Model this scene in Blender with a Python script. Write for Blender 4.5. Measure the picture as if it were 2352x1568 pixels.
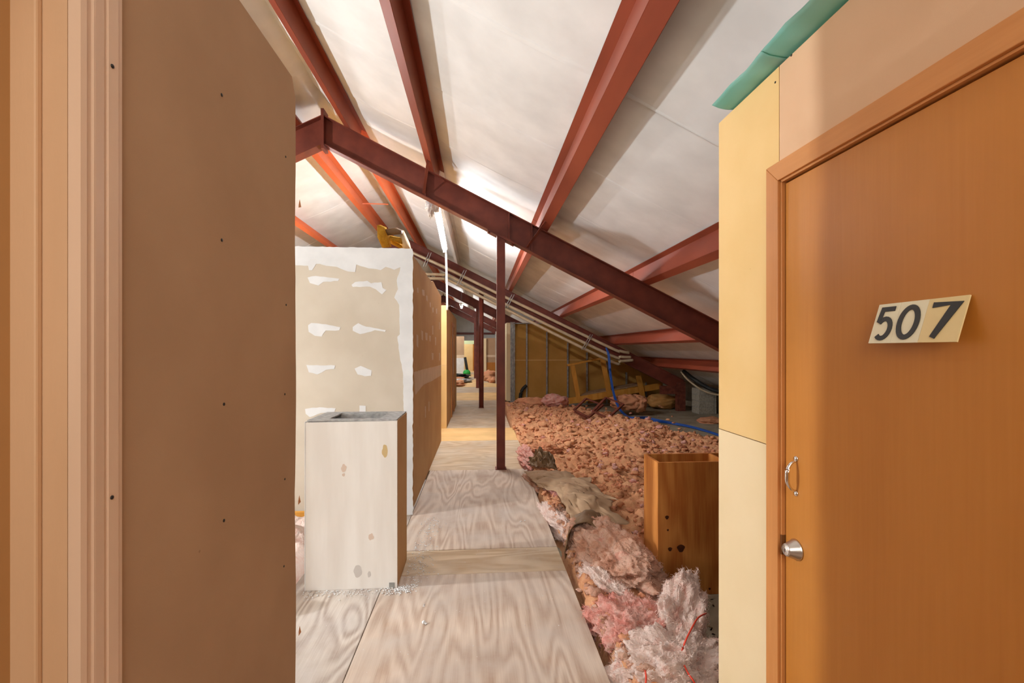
import bpy, bmesh, math, random
import numpy as np
from mathutils import Vector, Matrix, noise as mnoise
random.seed(7); np.random.seed(7)
for o in list(bpy.data.objects): bpy.data.objects.remove(o)
S = bpy.context.scene
C = S.collection

# ------------------------------------------------------------------ camera
F = 1045.0; CX = 1176.0; HY = 803.0; VPX = 1102.0; EYE = 1.52
TH = math.atan((CX-VPX)/F)
cam_d = bpy.data.cameras.new('camera'); cam = bpy.data.objects.new('camera', cam_d); C.objects.link(cam)
cam_d.sensor_width = 36.0; cam_d.lens = F/2352*36.0
cam_d.shift_y = (HY-784.0)/2352
cam_d.clip_start = 0.05; cam_d.clip_end = 200
cam.location = (0, 0, EYE); cam.rotation_euler = (math.radians(90), 0, -TH)
S.camera = cam

# ------------------------------------------------------------------ world, lamps, exposure
w = bpy.data.worlds.new('world'); S.world = w; w.use_nodes = True
bg = w.node_tree.nodes['Background']; bg.inputs[0].default_value = (1.0, 0.95, 0.88, 1); bg.inputs[1].default_value = 0.35
vs = S.view_settings; vs.view_transform = 'Standard'; vs.look = 'None'; vs.gamma = 1.0; vs.use_curve_mapping = False
vs.exposure = 0.28
def lamp(name, typ, loc, energy, color, size=0.1, rot=(0,0,0), size_y=None):
    d = bpy.data.lights.new(name, typ); d.energy = energy; d.color = color
    if typ == 'AREA':
        d.size = size
        if size_y: d.shape = 'RECTANGLE'; d.size_y = size_y
    else: d.shadow_soft_size = size
    o = bpy.data.objects.new(name, d); C.objects.link(o); o.location = loc; o.rotation_euler = rot
    return o
HALL = lamp('hall_fill_lamp', 'AREA', (0.15, -1.3, 2.25), 28, (1.0, 0.95, 0.88), 1.2, (math.radians(62), 0, 0), 1.2)  # unseen soft fill behind the camera, added to brighten door and partitions
SIDE_POS = (-5.0, 2.7, 1.75)
SIDE = lamp('side_bulb_lamp', 'POINT', SIDE_POS, 600, (0.92, 0.965, 1.0), 0.10)
TUBE_STRENGTH = 230.0

# ------------------------------------------------------------------ pixel helpers (a pixel gives a direction; a known plane gives the distance)
_c, _s = math.cos(TH), math.sin(TH)
def ray(px, py):
    a = (px-CX)/F
    return Vector((a*_c+_s, -a*_s+_c, (HY-py)/F))
def onY(px, py, Y):
    d = ray(px, py); t = Y/d.y; return Vector((d.x*t, Y, EYE+d.z*t))
def onX(px, py, X):
    d = ray(px, py); t = X/d.x; return Vector((X, d.y*t, EYE+d.z*t))
def onZ(px, py, Z):
    d = ray(px, py); t = (Z-EYE)/d.z; return Vector((d.x*t, d.y*t, Z))

# ------------------------------------------------------------------ object helpers
def finish(name, bm, mat, parent=None, smooth=False, bevel=0):
    bmesh.ops.recalc_face_normals(bm, faces=bm.faces[:])
    me = bpy.data.meshes.new(name); bm.to_mesh(me); bm.free()
    return link(name, me, mat, parent, smooth, bevel)
def link(name, me, mat, parent=None, smooth=False, bevel=0):
    if mat: me.materials.append(mat)
    if smooth: me.polygons.foreach_set('use_smooth', [True]*len(me.polygons))
    o = bpy.data.objects.new(name, me); C.objects.link(o)
    if parent:
        o.parent = parent
        o.matrix_parent_inverse = Matrix.Translation(-Vector(parent.location))
    if bevel:
        m = o.modifiers.new('bevel', 'BEVEL'); m.width = bevel; m.segments = 2; m.limit_method = 'ANGLE'
    return o
def raw(name, verts, faces, mat, parent=None, smooth=False, bevel=0):
    me = bpy.data.meshes.new(name); me.from_pydata([tuple(v) for v in verts], [], faces); me.update()
    return link(name, me, mat, parent, smooth, bevel)
def tag(o, label, cat, group=None, kind=None):
    o['label'] = label
    if cat: o['category'] = cat
    if group: o['group'] = group
    if kind: o['kind'] = kind
    return o
def thing(name, loc, label, cat, group=None, kind=None):
    o = bpy.data.objects.new(name, None); C.objects.link(o); o.location = loc; o.empty_display_size = 0.1
    return tag(o, label, cat, group, kind)
def box(bm, x0, x1, y0, y1, z0, z1):
    vs_ = [bm.verts.new(p) for p in ((x0,y0,z0),(x1,y0,z0),(x1,y1,z0),(x0,y1,z0),(x0,y0,z1),(x1,y0,z1),(x1,y1,z1),(x0,y1,z1))]
    for q in ((0,3,2,1),(4,5,6,7),(0,1,5,4),(1,2,6,5),(2,3,7,6),(3,0,4,7)): bm.faces.new([vs_[i] for i in q])
def boxo(name, x0, x1, y0, y1, z0, z1, mat, parent=None, bevel=0):
    bm = bmesh.new(); box(bm, x0, x1, y0, y1, z0, z1); return finish(name, bm, mat, parent, bevel=bevel)
def frame_of(d):
    d = d.normalized(); up = Vector((0,0,1)) if abs(d.z) < .95 else Vector((1,0,0))
    a = d.cross(up).normalized(); b = a.cross(d).normalized(); return a, b
def bar(bm, p, q, wa, wb, roll=0.0):
    p, q = Vector(p), Vector(q); a, b = frame_of(q-p)
    if roll: a, b = a*math.cos(roll)+b*math.sin(roll), b*math.cos(roll)-a*math.sin(roll)
    r = []
    for c in (p, q): r.append([bm.verts.new(c+a*sx*wa/2+b*sy*wb/2) for sx, sy in ((-1,-1),(1,-1),(1,1),(-1,1))])
    for i in range(4): bm.faces.new([r[0][i], r[0][(i+1)%4], r[1][(i+1)%4], r[1][i]])
    bm.faces.new(r[0][::-1]); bm.faces.new(r[1])
def baro(name, p, q, wa, wb, mat, parent=None, bevel=0, roll=0.0):
    bm = bmesh.new(); bar(bm, p, q, wa, wb, roll); return finish(name, bm, mat, parent, bevel=bevel)
def tube(bm, pts, r, n=8, rad=None):
    pts = [Vector(p) for p in pts]; rings = []
    for i, p in enumerate(pts):
        d = pts[min(i+1, len(pts)-1)]-pts[max(i-1, 0)]
        a, b = frame_of(d); rr = rad[i] if rad else r
        rings.append([bm.verts.new(p+(a*math.cos(2*math.pi*k/n)+b*math.sin(2*math.pi*k/n))*rr) for k in range(n)])
    for i in range(len(rings)-1):
        for k in range(n): bm.faces.new([rings[i][k], rings[i][(k+1)%n], rings[i+1][(k+1)%n], rings[i+1][k]])
    bm.faces.new(rings[0][::-1]); bm.faces.new(rings[-1])
def tubeo(name, pts, r, mat, parent=None, n=8, rad=None):
    bm = bmesh.new(); tube(bm, pts, r, n, rad); return finish(name, bm, mat, parent, smooth=True)
def lathe(name, prof, axis_o, axis_d, mat, parent=None, n=24):
    a, b = frame_of(Vector(axis_d)); d = Vector(axis_d).normalized(); o = Vector(axis_o); bm = bmesh.new(); rings = []
    for r, t in prof: rings.append([bm.verts.new(o+d*t+(a*math.cos(2*math.pi*k/n)+b*math.sin(2*math.pi*k/n))*max(r, .0003)) for k in range(n)])
    for i in range(len(rings)-1):
        for k in range(n): bm.faces.new([rings[i][k], rings[i][(k+1)%n], rings[i+1][(k+1)%n], rings[i+1][k]])
    bm.faces.new(rings[0][::-1]); bm.faces.new(rings[-1])
    return finish(name, bm, mat, parent, smooth=True)
def smooth_path(pts, n=6):
    pts = [Vector(p) for p in pts]; out = []
    for i in range(len(pts)-1):
        p0 = pts[max(i-1,0)]; p1 = pts[i]; p2 = pts[i+1]; p3 = pts[min(i+2,len(pts)-1)]
        for k in range(n):
            t = k/n
            out.append(.5*((2*p1)+(p2-p0)*t+(2*p0-5*p1+4*p2-p3)*t*t+(3*p1-p0-3*p2+p3)*t**3))
    return out+[pts[-1]]
def prism(name, pts, off, mat, parent=None, bevel=0):
    bm = bmesh.new(); off = Vector(off)
    a = [bm.verts.new(p) for p in pts]; b = [bm.verts.new(Vector(p)+off) for p in pts]; n = len(pts)
    bm.faces.new(a); bm.faces.new(b[::-1])
    for i in range(n): bm.faces.new([a[i], b[i], b[(i+1)%n], a[(i+1)%n]])
    return finish(name, bm, mat, parent, bevel=bevel)

# numpy value noise
def vnoise(x, y, z=None, seed=0):
    if z is None: z = np.zeros_like(x)
    xi, yi, zi = np.floor(x).astype(np.int64), np.floor(y).astype(np.int64), np.floor(z).astype(np.int64)
    fx, fy, fz = x-xi, y-yi, z-zi
    u, v, t = fx*fx*(3-2*fx), fy*fy*(3-2*fy), fz*fz*(3-2*fz)
    def hsh(a, b, c):
        n = (a*374761393 + b*668265263 + c*2147483647 + seed*1442695041) & 0xffffffff
        n = ((n ^ (n >> 13))*1274126177) & 0xffffffff
        n = ((n ^ (n >> 16))*2246822519) & 0xffffffff
        return ((n ^ (n >> 15)) & 0xffffff)/float(0xffffff)
    r = 0
    for dx in (0, 1):
        for dy in (0, 1):
            for dz in (0, 1):
                r = r + hsh(xi+dx, yi+dy, zi+dz)*(u if dx else 1-u)*(v if dy else 1-v)*(t if dz else 1-t)
    return r*2-1
def fbm(x, y, z=None, oct=4, seed=0, gain=.5):
    s = 0; a = 1.0
    for k in range(oct):
        f2 = 2.03**k
        s = s+a*vnoise(x*f2+k*7.3, y*f2-k*3.1, None if z is None else z*f2+k*1.7, seed+k); a *= gain
    return s
def grid_mesh(name, P, mat, parent=None, smooth=True):
    nu, nv = P.shape[:2]
    idx = np.arange(nu*nv).reshape(nu, nv)
    q = np.stack([idx[:-1,:-1], idx[1:,:-1], idx[1:,1:], idx[:-1,1:]], -1).reshape(-1, 4)
    me = bpy.data.meshes.new(name)
    me.vertices.add(nu*nv); me.vertices.foreach_set('co', P.reshape(-1).astype(np.float32))
    me.loops.add(q.size); me.loops.foreach_set('vertex_index', q.reshape(-1).astype(np.int32))
    me.polygons.add(len(q)); me.polygons.foreach_set('loop_start', np.arange(0, q.size, 4, dtype=np.int32))
    me.update(calc_edges=True); me.validate()
    return link(name, me, mat, parent, smooth)

# ------------------------------------------------------------------ materials
def srgb(r, g, b):
    return tuple(((v/255)/12.92 if v/255 <= .04045 else ((v/255+.055)/1.055)**2.4) for v in (r, g, b))+(1,)
def newmat(name, rough=.8, metal=0.0, spec=.3):
    m = bpy.data.materials.new(name); m.use_nodes = True; nt = m.node_tree
    b = nt.nodes['Principled BSDF']; b.inputs['Roughness'].default_value = rough; b.inputs['Metallic'].default_value = metal
    b.inputs['Specular IOR Level'].default_value = spec
    return m, nt, b
def N(nt, typ, **kw):
    n = nt.nodes.new(typ)
    for k, v in kw.items():
        if k in ('operation','blend_type','data_type','noise_dimensions','feature','distance','wave_type','bands_direction'): setattr(n, k, v)
        else: n.inputs[k].default_value = v
    return n
def coords(nt, scale=(1,1,1), rot=(0,0,0), loc=(0,0,0)):
    g = nt.nodes.new('ShaderNodeNewGeometry'); mp = nt.nodes.new('ShaderNodeMapping')
    mp.inputs['Scale'].default_value = scale; mp.inputs['Rotation'].default_value = rot; mp.inputs['Location'].default_value = loc
    nt.links.new(g.outputs['Position'], mp.inputs['Vector']); return mp.outputs[0]
def ramp(nt, fac, stops):
    r = nt.nodes.new('ShaderNodeValToRGB'); el = r.color_ramp.elements
    el[0].position, el[0].color = stops[0]; el[1].position, el[1].color = stops[-1]
    for p, c in stops[1:-1]:
        e = el.new(p); e.color = c
    nt.links.new(fac, r.inputs[0]); return r.outputs[0]
def mixc(nt, fac, a, b, mode='MIX'):
    m = nt.nodes.new('ShaderNodeMixRGB'); m.blend_type = mode
    for s_, v in ((0, fac), (1, a), (2, b)):
        if hasattr(v, 'is_linked'): nt.links.new(v, m.inputs[s_])
        else: m.inputs[s_].default_value = v
    return m.outputs[0]
def bump(nt, b, h, strength=.3, dist=.01):
    n = nt.nodes.new('ShaderNodeBump'); n.inputs['Strength'].default_value = strength; n.inputs['Distance'].default_value = dist
    nt.links.new(h, n.inputs['Height']); nt.links.new(n.outputs[0], b.inputs['Normal'])
def noisy(name, c1, c2, scale=4, rough=.85, detail=5, bmp=.1, bscale=120, spec=.25, metal=0, stretch=(1,1,1), lo=.35, hi=.65, extra=None):
    m, nt, b = newmat(name, rough, metal, spec)
    n = N(nt, 'ShaderNodeTexNoise', Scale=scale, Detail=detail); nt.links.new(coords(nt, stretch), n.inputs['Vector'])
    col = ramp(nt, n.outputs[0], [(lo, c1), (hi, c2)])
    if extra: col = extra(nt, col)
    nt.links.new(col, b.inputs['Base Color'])
    if bmp:
        n2 = N(nt, 'ShaderNodeTexNoise', Scale=bscale, Detail=3); nt.links.new(coords(nt, stretch), n2.inputs['Vector'])
        bump(nt, b, n2.outputs[0], bmp, .004)
    return m
def specks(c, scale=30, size=.06, amount=1.0):
    def f(nt, col):
        v = N(nt, 'ShaderNodeTexVoronoi', Scale=scale); nt.links.new(coords(nt), v.inputs['Vector'])
        r = ramp(nt, v.outputs['Distance'], [(size*.6, (amount,)*3+(1,)), (size, (0,0,0,1))])
        n = N(nt, 'ShaderNodeTexNoise', Scale=scale*.21); nt.links.new(coords(nt), n.inputs['Vector'])
        r2 = ramp(nt, n.outputs[0], [(.56, (0,0,0,1)), (.6, (1,1,1,1))])
        return mixc(nt, mixc(nt, 1.0, r, r2, 'MULTIPLY'), col, c)
    return f
def plywood(name, dark, light, grain=(7, 1.1, 7), rings=9.0, dust=None, rough=.75, fine=(160, 6, 160), axis='Y', knots=None, seedloc=(0,0,0), spec=.3, contrast=(.2,.8)):
    m, nt, b = newmat(name, rough, 0, spec)
    v = coords(nt, grain, (0,0,0), seedloc)
    n = N(nt, 'ShaderNodeTexNoise', Scale=.55, Detail=2.5, Roughness=.45, Distortion=.35); nt.links.new(v, n.inputs['Vector'])
    mu = N(nt, 'ShaderNodeMath', operation='MULTIPLY'); mu.inputs[1].default_value = rings*6.283; nt.links.new(n.outputs[0], mu.inputs[0])
    si = N(nt, 'ShaderNodeMath', operation='SINE'); nt.links.new(mu.outputs[0], si.inputs[0])
    ma = N(nt, 'ShaderNodeMath', operation='MULTIPLY_ADD'); ma.inputs[1].default_value = .5; ma.inputs[2].default_value = .5; nt.links.new(si.outputs[0], ma.inputs[0])
    nf = N(nt, 'ShaderNodeTexNoise', Scale=1.0, Detail=4); nt.links.new(coords(nt, fine), nf.inputs['Vector'])
    mx = mixc(nt, .55, ma.outputs[0], nf.outputs[0])
    col = ramp(nt, mx, [(contrast[0], dark), (contrast[1], light)])
    nb = N(nt, 'ShaderNodeTexNoise', Scale=1.7, Detail=4); nt.links.new(coords(nt), nb.inputs['Vector'])
    col = mixc(nt, ramp(nt, nb.outputs[0], [(.4, (0,0,0,1)), (.7, (.45,.45,.45,1))]), col, tuple(.62*x for x in dark[:3])+(1,))
    if dust:
        nd = N(nt, 'ShaderNodeTexNoise', Scale=2.3, Detail=7, Roughness=.65); nt.links.new(coords(nt, (1,1,1), (0,0,0), (3.1,1.2,0)), nd.inputs['Vector'])
        col = mixc(nt, ramp(nt, nd.outputs[0], [(.42, (0,0,0,1)), (.72, (.7,.7,.7,1))]), col, dust)
    if knots:
        kv = N(nt, 'ShaderNodeTexVoronoi', Scale=knots[0]); nt.links.new(coords(nt, (1,1,.75), (0,0,0), knots[2]), kv.inputs['Vector'])
        col = mixc(nt, ramp(nt, kv.outputs['Distance'], [(knots[1]*.45, (1,1,1,1)), (knots[1], (0,0,0,1))]), col, knots[3])
    nt.links.new(col, b.inputs['Base Color']); bump(nt, b, mx, .25, .002)
    return m

M = {}
M['facing'] = noisy('white_vinyl_facing', srgb(222,221,219), srgb(236,235,233), 2.5, .6, 4, 0, 22, .3)
M['steel'] = noisy('red_oxide_steel', srgb(102,46,34), srgb(122,58,43), 5, .5, 5, .05, 150, .4, extra=specks(srgb(150,95,75), 50, .06, .5))
M['steel_purlin'] = noisy('red_oxide_purlin', srgb(128,57,38), srgb(150,70,47), 3, .42, 5, .04, 90, .45, stretch=(1,.3,1), extra=specks(srgb(176,120,96), 40, .05, .5))
M['steel_orange'] = noisy('orange_primer_purlin', srgb(184,86,46), srgb(205,100,56), 3, .42, 5, .04, 90, .45, stretch=(1,.3,1))
M['rust'] = noisy('rusted_steel', srgb(96,48,36), srgb(125,66,50), 12, .7, 5, .2, 90)
M['drywall_brown'] = noisy('brown_drywall_paper', srgb(170,138,108), srgb(178,146,115), 3, .9, 6, .08, 300, .15, extra=specks(srgb(120,90,66), 9, .035, .6))
M['drywall_yellow'] = noisy('yellow_drywall_paper', srgb(222,186,124), srgb(228,194,136), 2.5, .85, 5, .05, 300, .2, extra=specks(srgb(205,165,105), 14, .04, .6))
M['drywall_peach'] = noisy('peach_drywall_paper', srgb(213,174,138), srgb(220,182,147), 2.5, .85, 5, .05, 300, .2)
M['drywall_cream'] = noisy('cream_drywall_paper', srgb(224,202,160), srgb(230,209,170), 2.5, .85, 5, .05, 300, .2, extra=specks(srgb(205,180,140), 14, .04, .5))
M['drywall_grey'] = noisy('greige_drywall_paper', srgb(194,182,164), srgb(204,193,176), 2.5, .9, 5, .05, 300, .15, extra=specks(srgb(170,150,125), 8, .03, .5))
M['drywall_tan'] = noisy('tan_drywall_paper', srgb(190,150,104), srgb(200,161,114), 2.5, .9, 5, .05, 300, .15)
M['mud'] = noisy('joint_compound', srgb(214,214,213), srgb(224,224,223), 6, .75, 5, .1, 60, .2)
M['mud_thin'] = noisy('thin_joint_compound', srgb(205,180,150), srgb(214,190,162), 6, .8, 5, .1, 60, .2)
M['paper_edge'] = noisy('torn_paper_edge', srgb(176,120,80), srgb(196,142,100), 20, .9, 4, .1, 200)
M['gypsum'] = noisy('gypsum_core', srgb(150,150,148), srgb(185,184,182), 30, .95, 5, .3, 200)
M['jamb'] = noisy('painted_tan_trim', srgb(204,166,128), srgb(212,175,138), 2, .55, 4, .05, 60, .35, stretch=(3,3,.6), extra=specks(srgb(140,105,75), 6, .03, .7))
M['jamb_light'] = noisy('painted_light_trim', srgb(216,186,158), srgb(224,195,168), 2, .5, 4, .04, 60, .4, stretch=(3,3,.6))
M['door_tan'] = noisy('tan_flush_door', srgb(176,132,82), srgb(184,140,90), 2, .6, 4, .04, 80, .3)
M['door_wood'] = plywood('oak_veneer_door', srgb(182,112,34), srgb(198,130,52), (5, 3.2, .55), 3.2, None, .45, (90, 90, 3.5), contrast=(.1,.9), spec=.35)
M['casing_wood'] = plywood('honey_pine_casing', srgb(190,122,62), srgb(212,146,84), (9, 9, .7), 3.0, None, .5, (120, 120, 5), contrast=(.1,.9))
M['casing_head'] = plywood('honey_pine_head', srgb(190,122,62), srgb(212,146,84), (9, .7, 9), 3.0, None, .5, (120, 5, 120), contrast=(.1,.9))
M['ply_floor'] = plywood('floor_plywood', srgb(178,152,132), srgb(216,198,180), (5.5, .85, 1), 17.0, srgb(196,186,176), .7, (150, 5, 1))
M['ply_floor_b'] = plywood('dusty_floor_plywood', srgb(164,146,132), srgb(212,202,190), (5.0, 1.1, 1), 18.0, srgb(205,200,196), .75, (150, 5, 1), seedloc=(4.3,2.2,0))
M['ply_floor_c'] = plywood('cross_grain_floor_plywood', srgb(182,154,122), srgb(214,192,162), (1.2, 5.0, 1), 12.0, srgb(196,184,168), .7, (5, 150, 1), seedloc=(1.3,7.2,0))
M['ply_floor_d'] = plywood('clean_floor_plywood', srgb(214,172,112), srgb(230,192,134), (1.0, 4.0, 1), 2.0, None, .7, (5, 150, 1), contrast=(.05,.95))
M['ply_box'] = plywood('orange_fir_plywood', srgb(176,100,38), srgb(220,150,76), (5.5, 5.5, .9), 9.0, None, .6, (140, 140, 5), knots=(2.6, .13, (.35,.1,.28), srgb(60,26,8)))
M['ply_edge'] = noisy('plywood_edge', srgb(150,110,70), srgb(205,170,120), 6, .85, 4, .1, 80, stretch=(1,1,60))
M['lumber'] = plywood('pine_lumber', srgb(205,140,52), srgb(226,164,74), (6, 6, 1), 4.0, None, .7, (80, 80, 6))
M['stud_board'] = noisy('drywall_back_paper', srgb(176,132,66), srgb(190,144,76), 2, .9, 5, .06, 200, .15)
M['galv'] = noisy('galvanised_steel', srgb(140,140,138), srgb(176,176,172), 14, .45, 4, .05, 60, .5, metal=.4)
M['conduit'] = noisy('tan_conduit', srgb(190,170,138), srgb(206,188,158), 6, .4, 3, .02, 60, .5, metal=.2)
M['white_pvc'] = noisy('white_conduit', srgb(226,224,218), srgb(238,236,230), 6, .4, 3, .02, 60, .5)
M['white_wood'] = None
M['chrome'] = newmat('chrome', .16, 1.0)[0]; M['chrome'].node_tree.nodes['Principled BSDF'].inputs['Base Color'].default_value = (.82,.82,.82,1)
M['nickel'] = newmat('satin_nickel', .3, 1.0)[0]; M['nickel'].node_tree.nodes['Principled BSDF'].inputs['Base Color'].default_value = (.62,.58,.53,1)
def plain(name, c, rough=.7, spec=.3):
    m, nt, b = newmat(name, rough, 0, spec); b.inputs['Base Color'].default_value = c; return m
M['dark'] = plain('dark_recess', srgb(50,32,18), .9)
M['bronze'] = plain('bronze_strike', srgb(110,68,30), .5)
M['plate_white'] = plain('ivory_plastic', srgb(232,226,196), .4, .4)
M['plate_cream'] = plain('yellowed_plastic', srgb(230,208,152), .4, .4)
M['digit'] = plain('charcoal_plastic', srgb(48,48,46), .5, .4)
M['blue'] = plain('blue_cable_jacket', srgb(30,80,165), .4, .4)
M['red_wire'] = plain('red_wire_jacket', srgb(225,72,48), .4, .4)
M['black'] = noisy('black_plastic', srgb(24,24,24), srgb(52,52,50), 6, .5, 4, .2, 30)
M['green'] = plain('green_plastic', srgb(40,150,60), .5)
M['screw'] = plain('dark_screw', srgb(40,36,32), .5)
M['concrete'] = noisy('concrete', srgb(140,128,108), srgb(168,156,134), 3, .9, 8, .3, 60, .2)
M['cmu'] = noisy('concrete_block', srgb(150,146,132), srgb(178,172,158), 30, .95, 6, .6, 60, .1)
M['teal'] = None
m, nt, b = newmat('teal_poly_film', .35, 0, .4)
n = N(nt, 'ShaderNodeTexNoise', Scale=6, Detail=5); nt.links.new(coords(nt), n.inputs['Vector'])
nt.links.new(ramp(nt, n.outputs[0], [(.35, srgb(160,222,212)), (.65, srgb(190,234,222))]), b.inputs['Base Color'])
tr = nt.nodes.new('ShaderNodeBsdfTranslucent'); tr.inputs[0].default_value = srgb(150,214,196); ms = nt.nodes.new('ShaderNodeMixShader'); ms.inputs[0].default_value = .5
nt.links.new(b.outputs[0], ms.inputs[1]); nt.links.new(tr.outputs[0], ms.inputs[2]); nt.links.new(ms.outputs[0], nt.nodes['Material Output'].inputs[0]); M['teal'] = m
# whitewashed box board
m, nt, b = newmat('white_washed_board', .6, 0, .35)
n = N(nt, 'ShaderNodeTexNoise', Scale=1.5, Detail=4); nt.links.new(coords(nt, (6,6,.8)), n.inputs['Vector'])
col = ramp(nt, n.outputs[0], [(.35, srgb(230,225,218)), (.65, srgb(241,238,233))])
nt.links.new(col, b.inputs['Base Color']); M['white_wood'] = m
M['stain_tan'] = plain('tan_stain', srgb(206,180,130), .7); M['stain_brown'] = plain('brown_knot_stain', srgb(216,196,180), .7); M['stain_grey'] = plain('grey_scuff', srgb(204,199,194), .7)
def tube_mat(name, strength):
    m, nt, b = newmat(name, .4); b.inputs['Base Color'].default_value = (.9,.9,.9,1)
    b.inputs['Emission Color'].default_value = (.96, .985, 1, 1); b.inputs['Emission Strength'].default_value = strength; return m
M['tube'] = tube_mat('fluorescent_tube', TUBE_STRENGTH)
M['tube_dim'] = tube_mat('fill_strip_tube', 85)  # glow for the added fill strip behind the brown partition
M['bulb'] = tube_mat('lamp_bulb', 30)
def fluff(name, cols, scale=5, soft=.3, fine=90):
    m, nt, b = newmat(name, 1.0, 0, .05)
    n = N(nt, 'ShaderNodeTexNoise', Scale=scale, Detail=6, Roughness=.6, Distortion=.6); nt.links.new(coords(nt), n.inputs['Vector'])
    k = len(cols); col = ramp(nt, n.outputs[0], [(.28+.44*i/(k-1), c) for i, c in enumerate(cols)])
    n2 = N(nt, 'ShaderNodeTexNoise', Scale=fine, Detail=4); nt.links.new(coords(nt), n2.inputs['Vector'])
    col = mixc(nt, .35, col, ramp(nt, n2.outputs[0], [(.3, cols[0]), (.7, cols[-1])]))
    nt.links.new(col, b.inputs['Base Color']); bump(nt, b, n2.outputs[0], .8, .01)
    tr = nt.nodes.new('ShaderNodeBsdfTranslucent'); nt.links.new(col, tr.inputs[0]); ms = nt.nodes.new('ShaderNodeMixShader'); ms.inputs[0].default_value = soft
    nt.links.new(b.outputs[0], ms.inputs[1]); nt.links.new(tr.outputs[0], ms.inputs[2]); nt.links.new(ms.outputs[0], nt.nodes['Material Output'].inputs[0])
    return m
M['pink_field'] = fluff('salmon_loose_wool', [srgb(186,126,88), srgb(226,170,124), srgb(238,188,142), srgb(226,150,118)], 5, .2, 60)
M['pink_clump'] = fluff('salmon_wool_clump', [srgb(192,128,90), srgb(232,176,132), srgb(232,152,122)], 3, .2, 50)
M['wool_white'] = fluff('white_pink_wool', [srgb(234,176,160), srgb(248,232,220), srgb(252,244,234), srgb(244,212,198)], 9, .3)
M['wool_pink'] = fluff('pink_wool', [srgb(214,136,118), srgb(240,176,162), srgb(250,220,206), srgb(236,158,144)], 9, .3)
M['wool_brown'] = fluff('dusty_brown_wool', [srgb(168,118,90), srgb(214,166,138), srgb(236,206,184), srgb(226,160,140)], 8, .2)
M['wool_yellow'] = fluff('yellow_wool', [srgb(176,126,30), srgb(214,168,60), srgb(224,186,90)], 9, .3)
M['kraft'] = noisy('grey_kraft_paper', srgb(146,116,88), srgb(174,145,114), 5, .75, 6, .35, 25, .3)
M['kraft_dark'] = noisy('dark_kraft_paper', srgb(106,80,54), srgb(138,110,78), 5, .6, 6, .35, 25, .4)
M['kraft_tan'] = noisy('tan_kraft_paper', srgb(186,134,72), srgb(206,156,92), 5, .7, 6, .3, 25, .3)

# ================================================================== SETTING
RX = -1.93                      # ridge line
def zraft(x): return 3.45-.5*x if x > RX else 3.45-.5*(2*RX-x)   # top of rafters
ROOF = .215                     # facing above the rafter tops
YE = 37.0
EAVE = 5.75; EAVEL = 2*RX-EAVE
SLAB = -.13

# floor: concrete slab with plywood sheets on it
floor = boxo('floor', -9.8, 6.2, -2.6, YE+.5, SLAB-.15, SLAB, M['concrete'])
tag(floor, 'bare concrete slab floor with plywood sheets laid as a walkway', 'floor', kind='structure')
GAP = .004
def sheet(x0, x1, y0, y1, mat, dz=0.0):
    o = boxo('plywood_sheet', x0+GAP/2, x1-GAP/2, y0+GAP/2, y1-GAP/2, -.018+dz, dz, mat, floor, bevel=.002)
    return o
XL, XR = -.625, .597
sheet(XL, XR, .66, 3.105, M['ply_floor'])
sheet(XL-1.22, XL, .55, 2.96, M['ply_floor_b'])
sheet(XL, XR, 3.105, 3.485, M['ply_floor_c'], -.001)
sheet(XL-1.22, XL, 2.96, 5.4, M['ply_floor_b'], -.002)
sheet(XL, XR, 3.485, 5.785, M['ply_floor'], .001)
sheet(XL-.02, XR+.05, 5.785, 7.64, M['ply_floor_c'])
sheet(XL-.2, XR+.05, 7.64, 8.87, M['ply_floor_d'], .001)
sheet(XL-.1, XR, 8.87, 11.3, M['ply_floor_c'])
sheet(XL-.1, XR+.05, 11.3, 13.74, M['ply_floor_c'], .001)
sheet(XL-.6, XR+.3, 13.74, 16.2, M['ply_floor_d'])
sheet(XL-.6, XR+1.2, 16.2, 18.6, M['ply_floor_c'])
sheet(XL-.6, XR+1.2, 18.6, 21.0, M['ply_floor_d'], .001)
for k in range(6):
    sheet(-1.6, 0.0, 21.0+2.44*k, 23.44+2.44*k, M['ply_floor_c' if k%2 else 'ply_floor_d'])
    sheet(0.0, 2.2, 21.0+2.44*k, 23.44+2.44*k, M['ply_floor_d' if k%2 else 'ply_floor_c'], .001)
sheet(XL, XR+.4, -1.8, .66, M['ply_floor'])
for k, y in enumerate((2.0, 3.3, 4.6, 6.2, 7.8, 9.5, 11.2)):    # sleepers under the walkway
    baro('floor_sleeper', (XL, y, SLAB+.056), (XR-.01, y, SLAB+.056), .09, .112, M['lumber'], floor)

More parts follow.
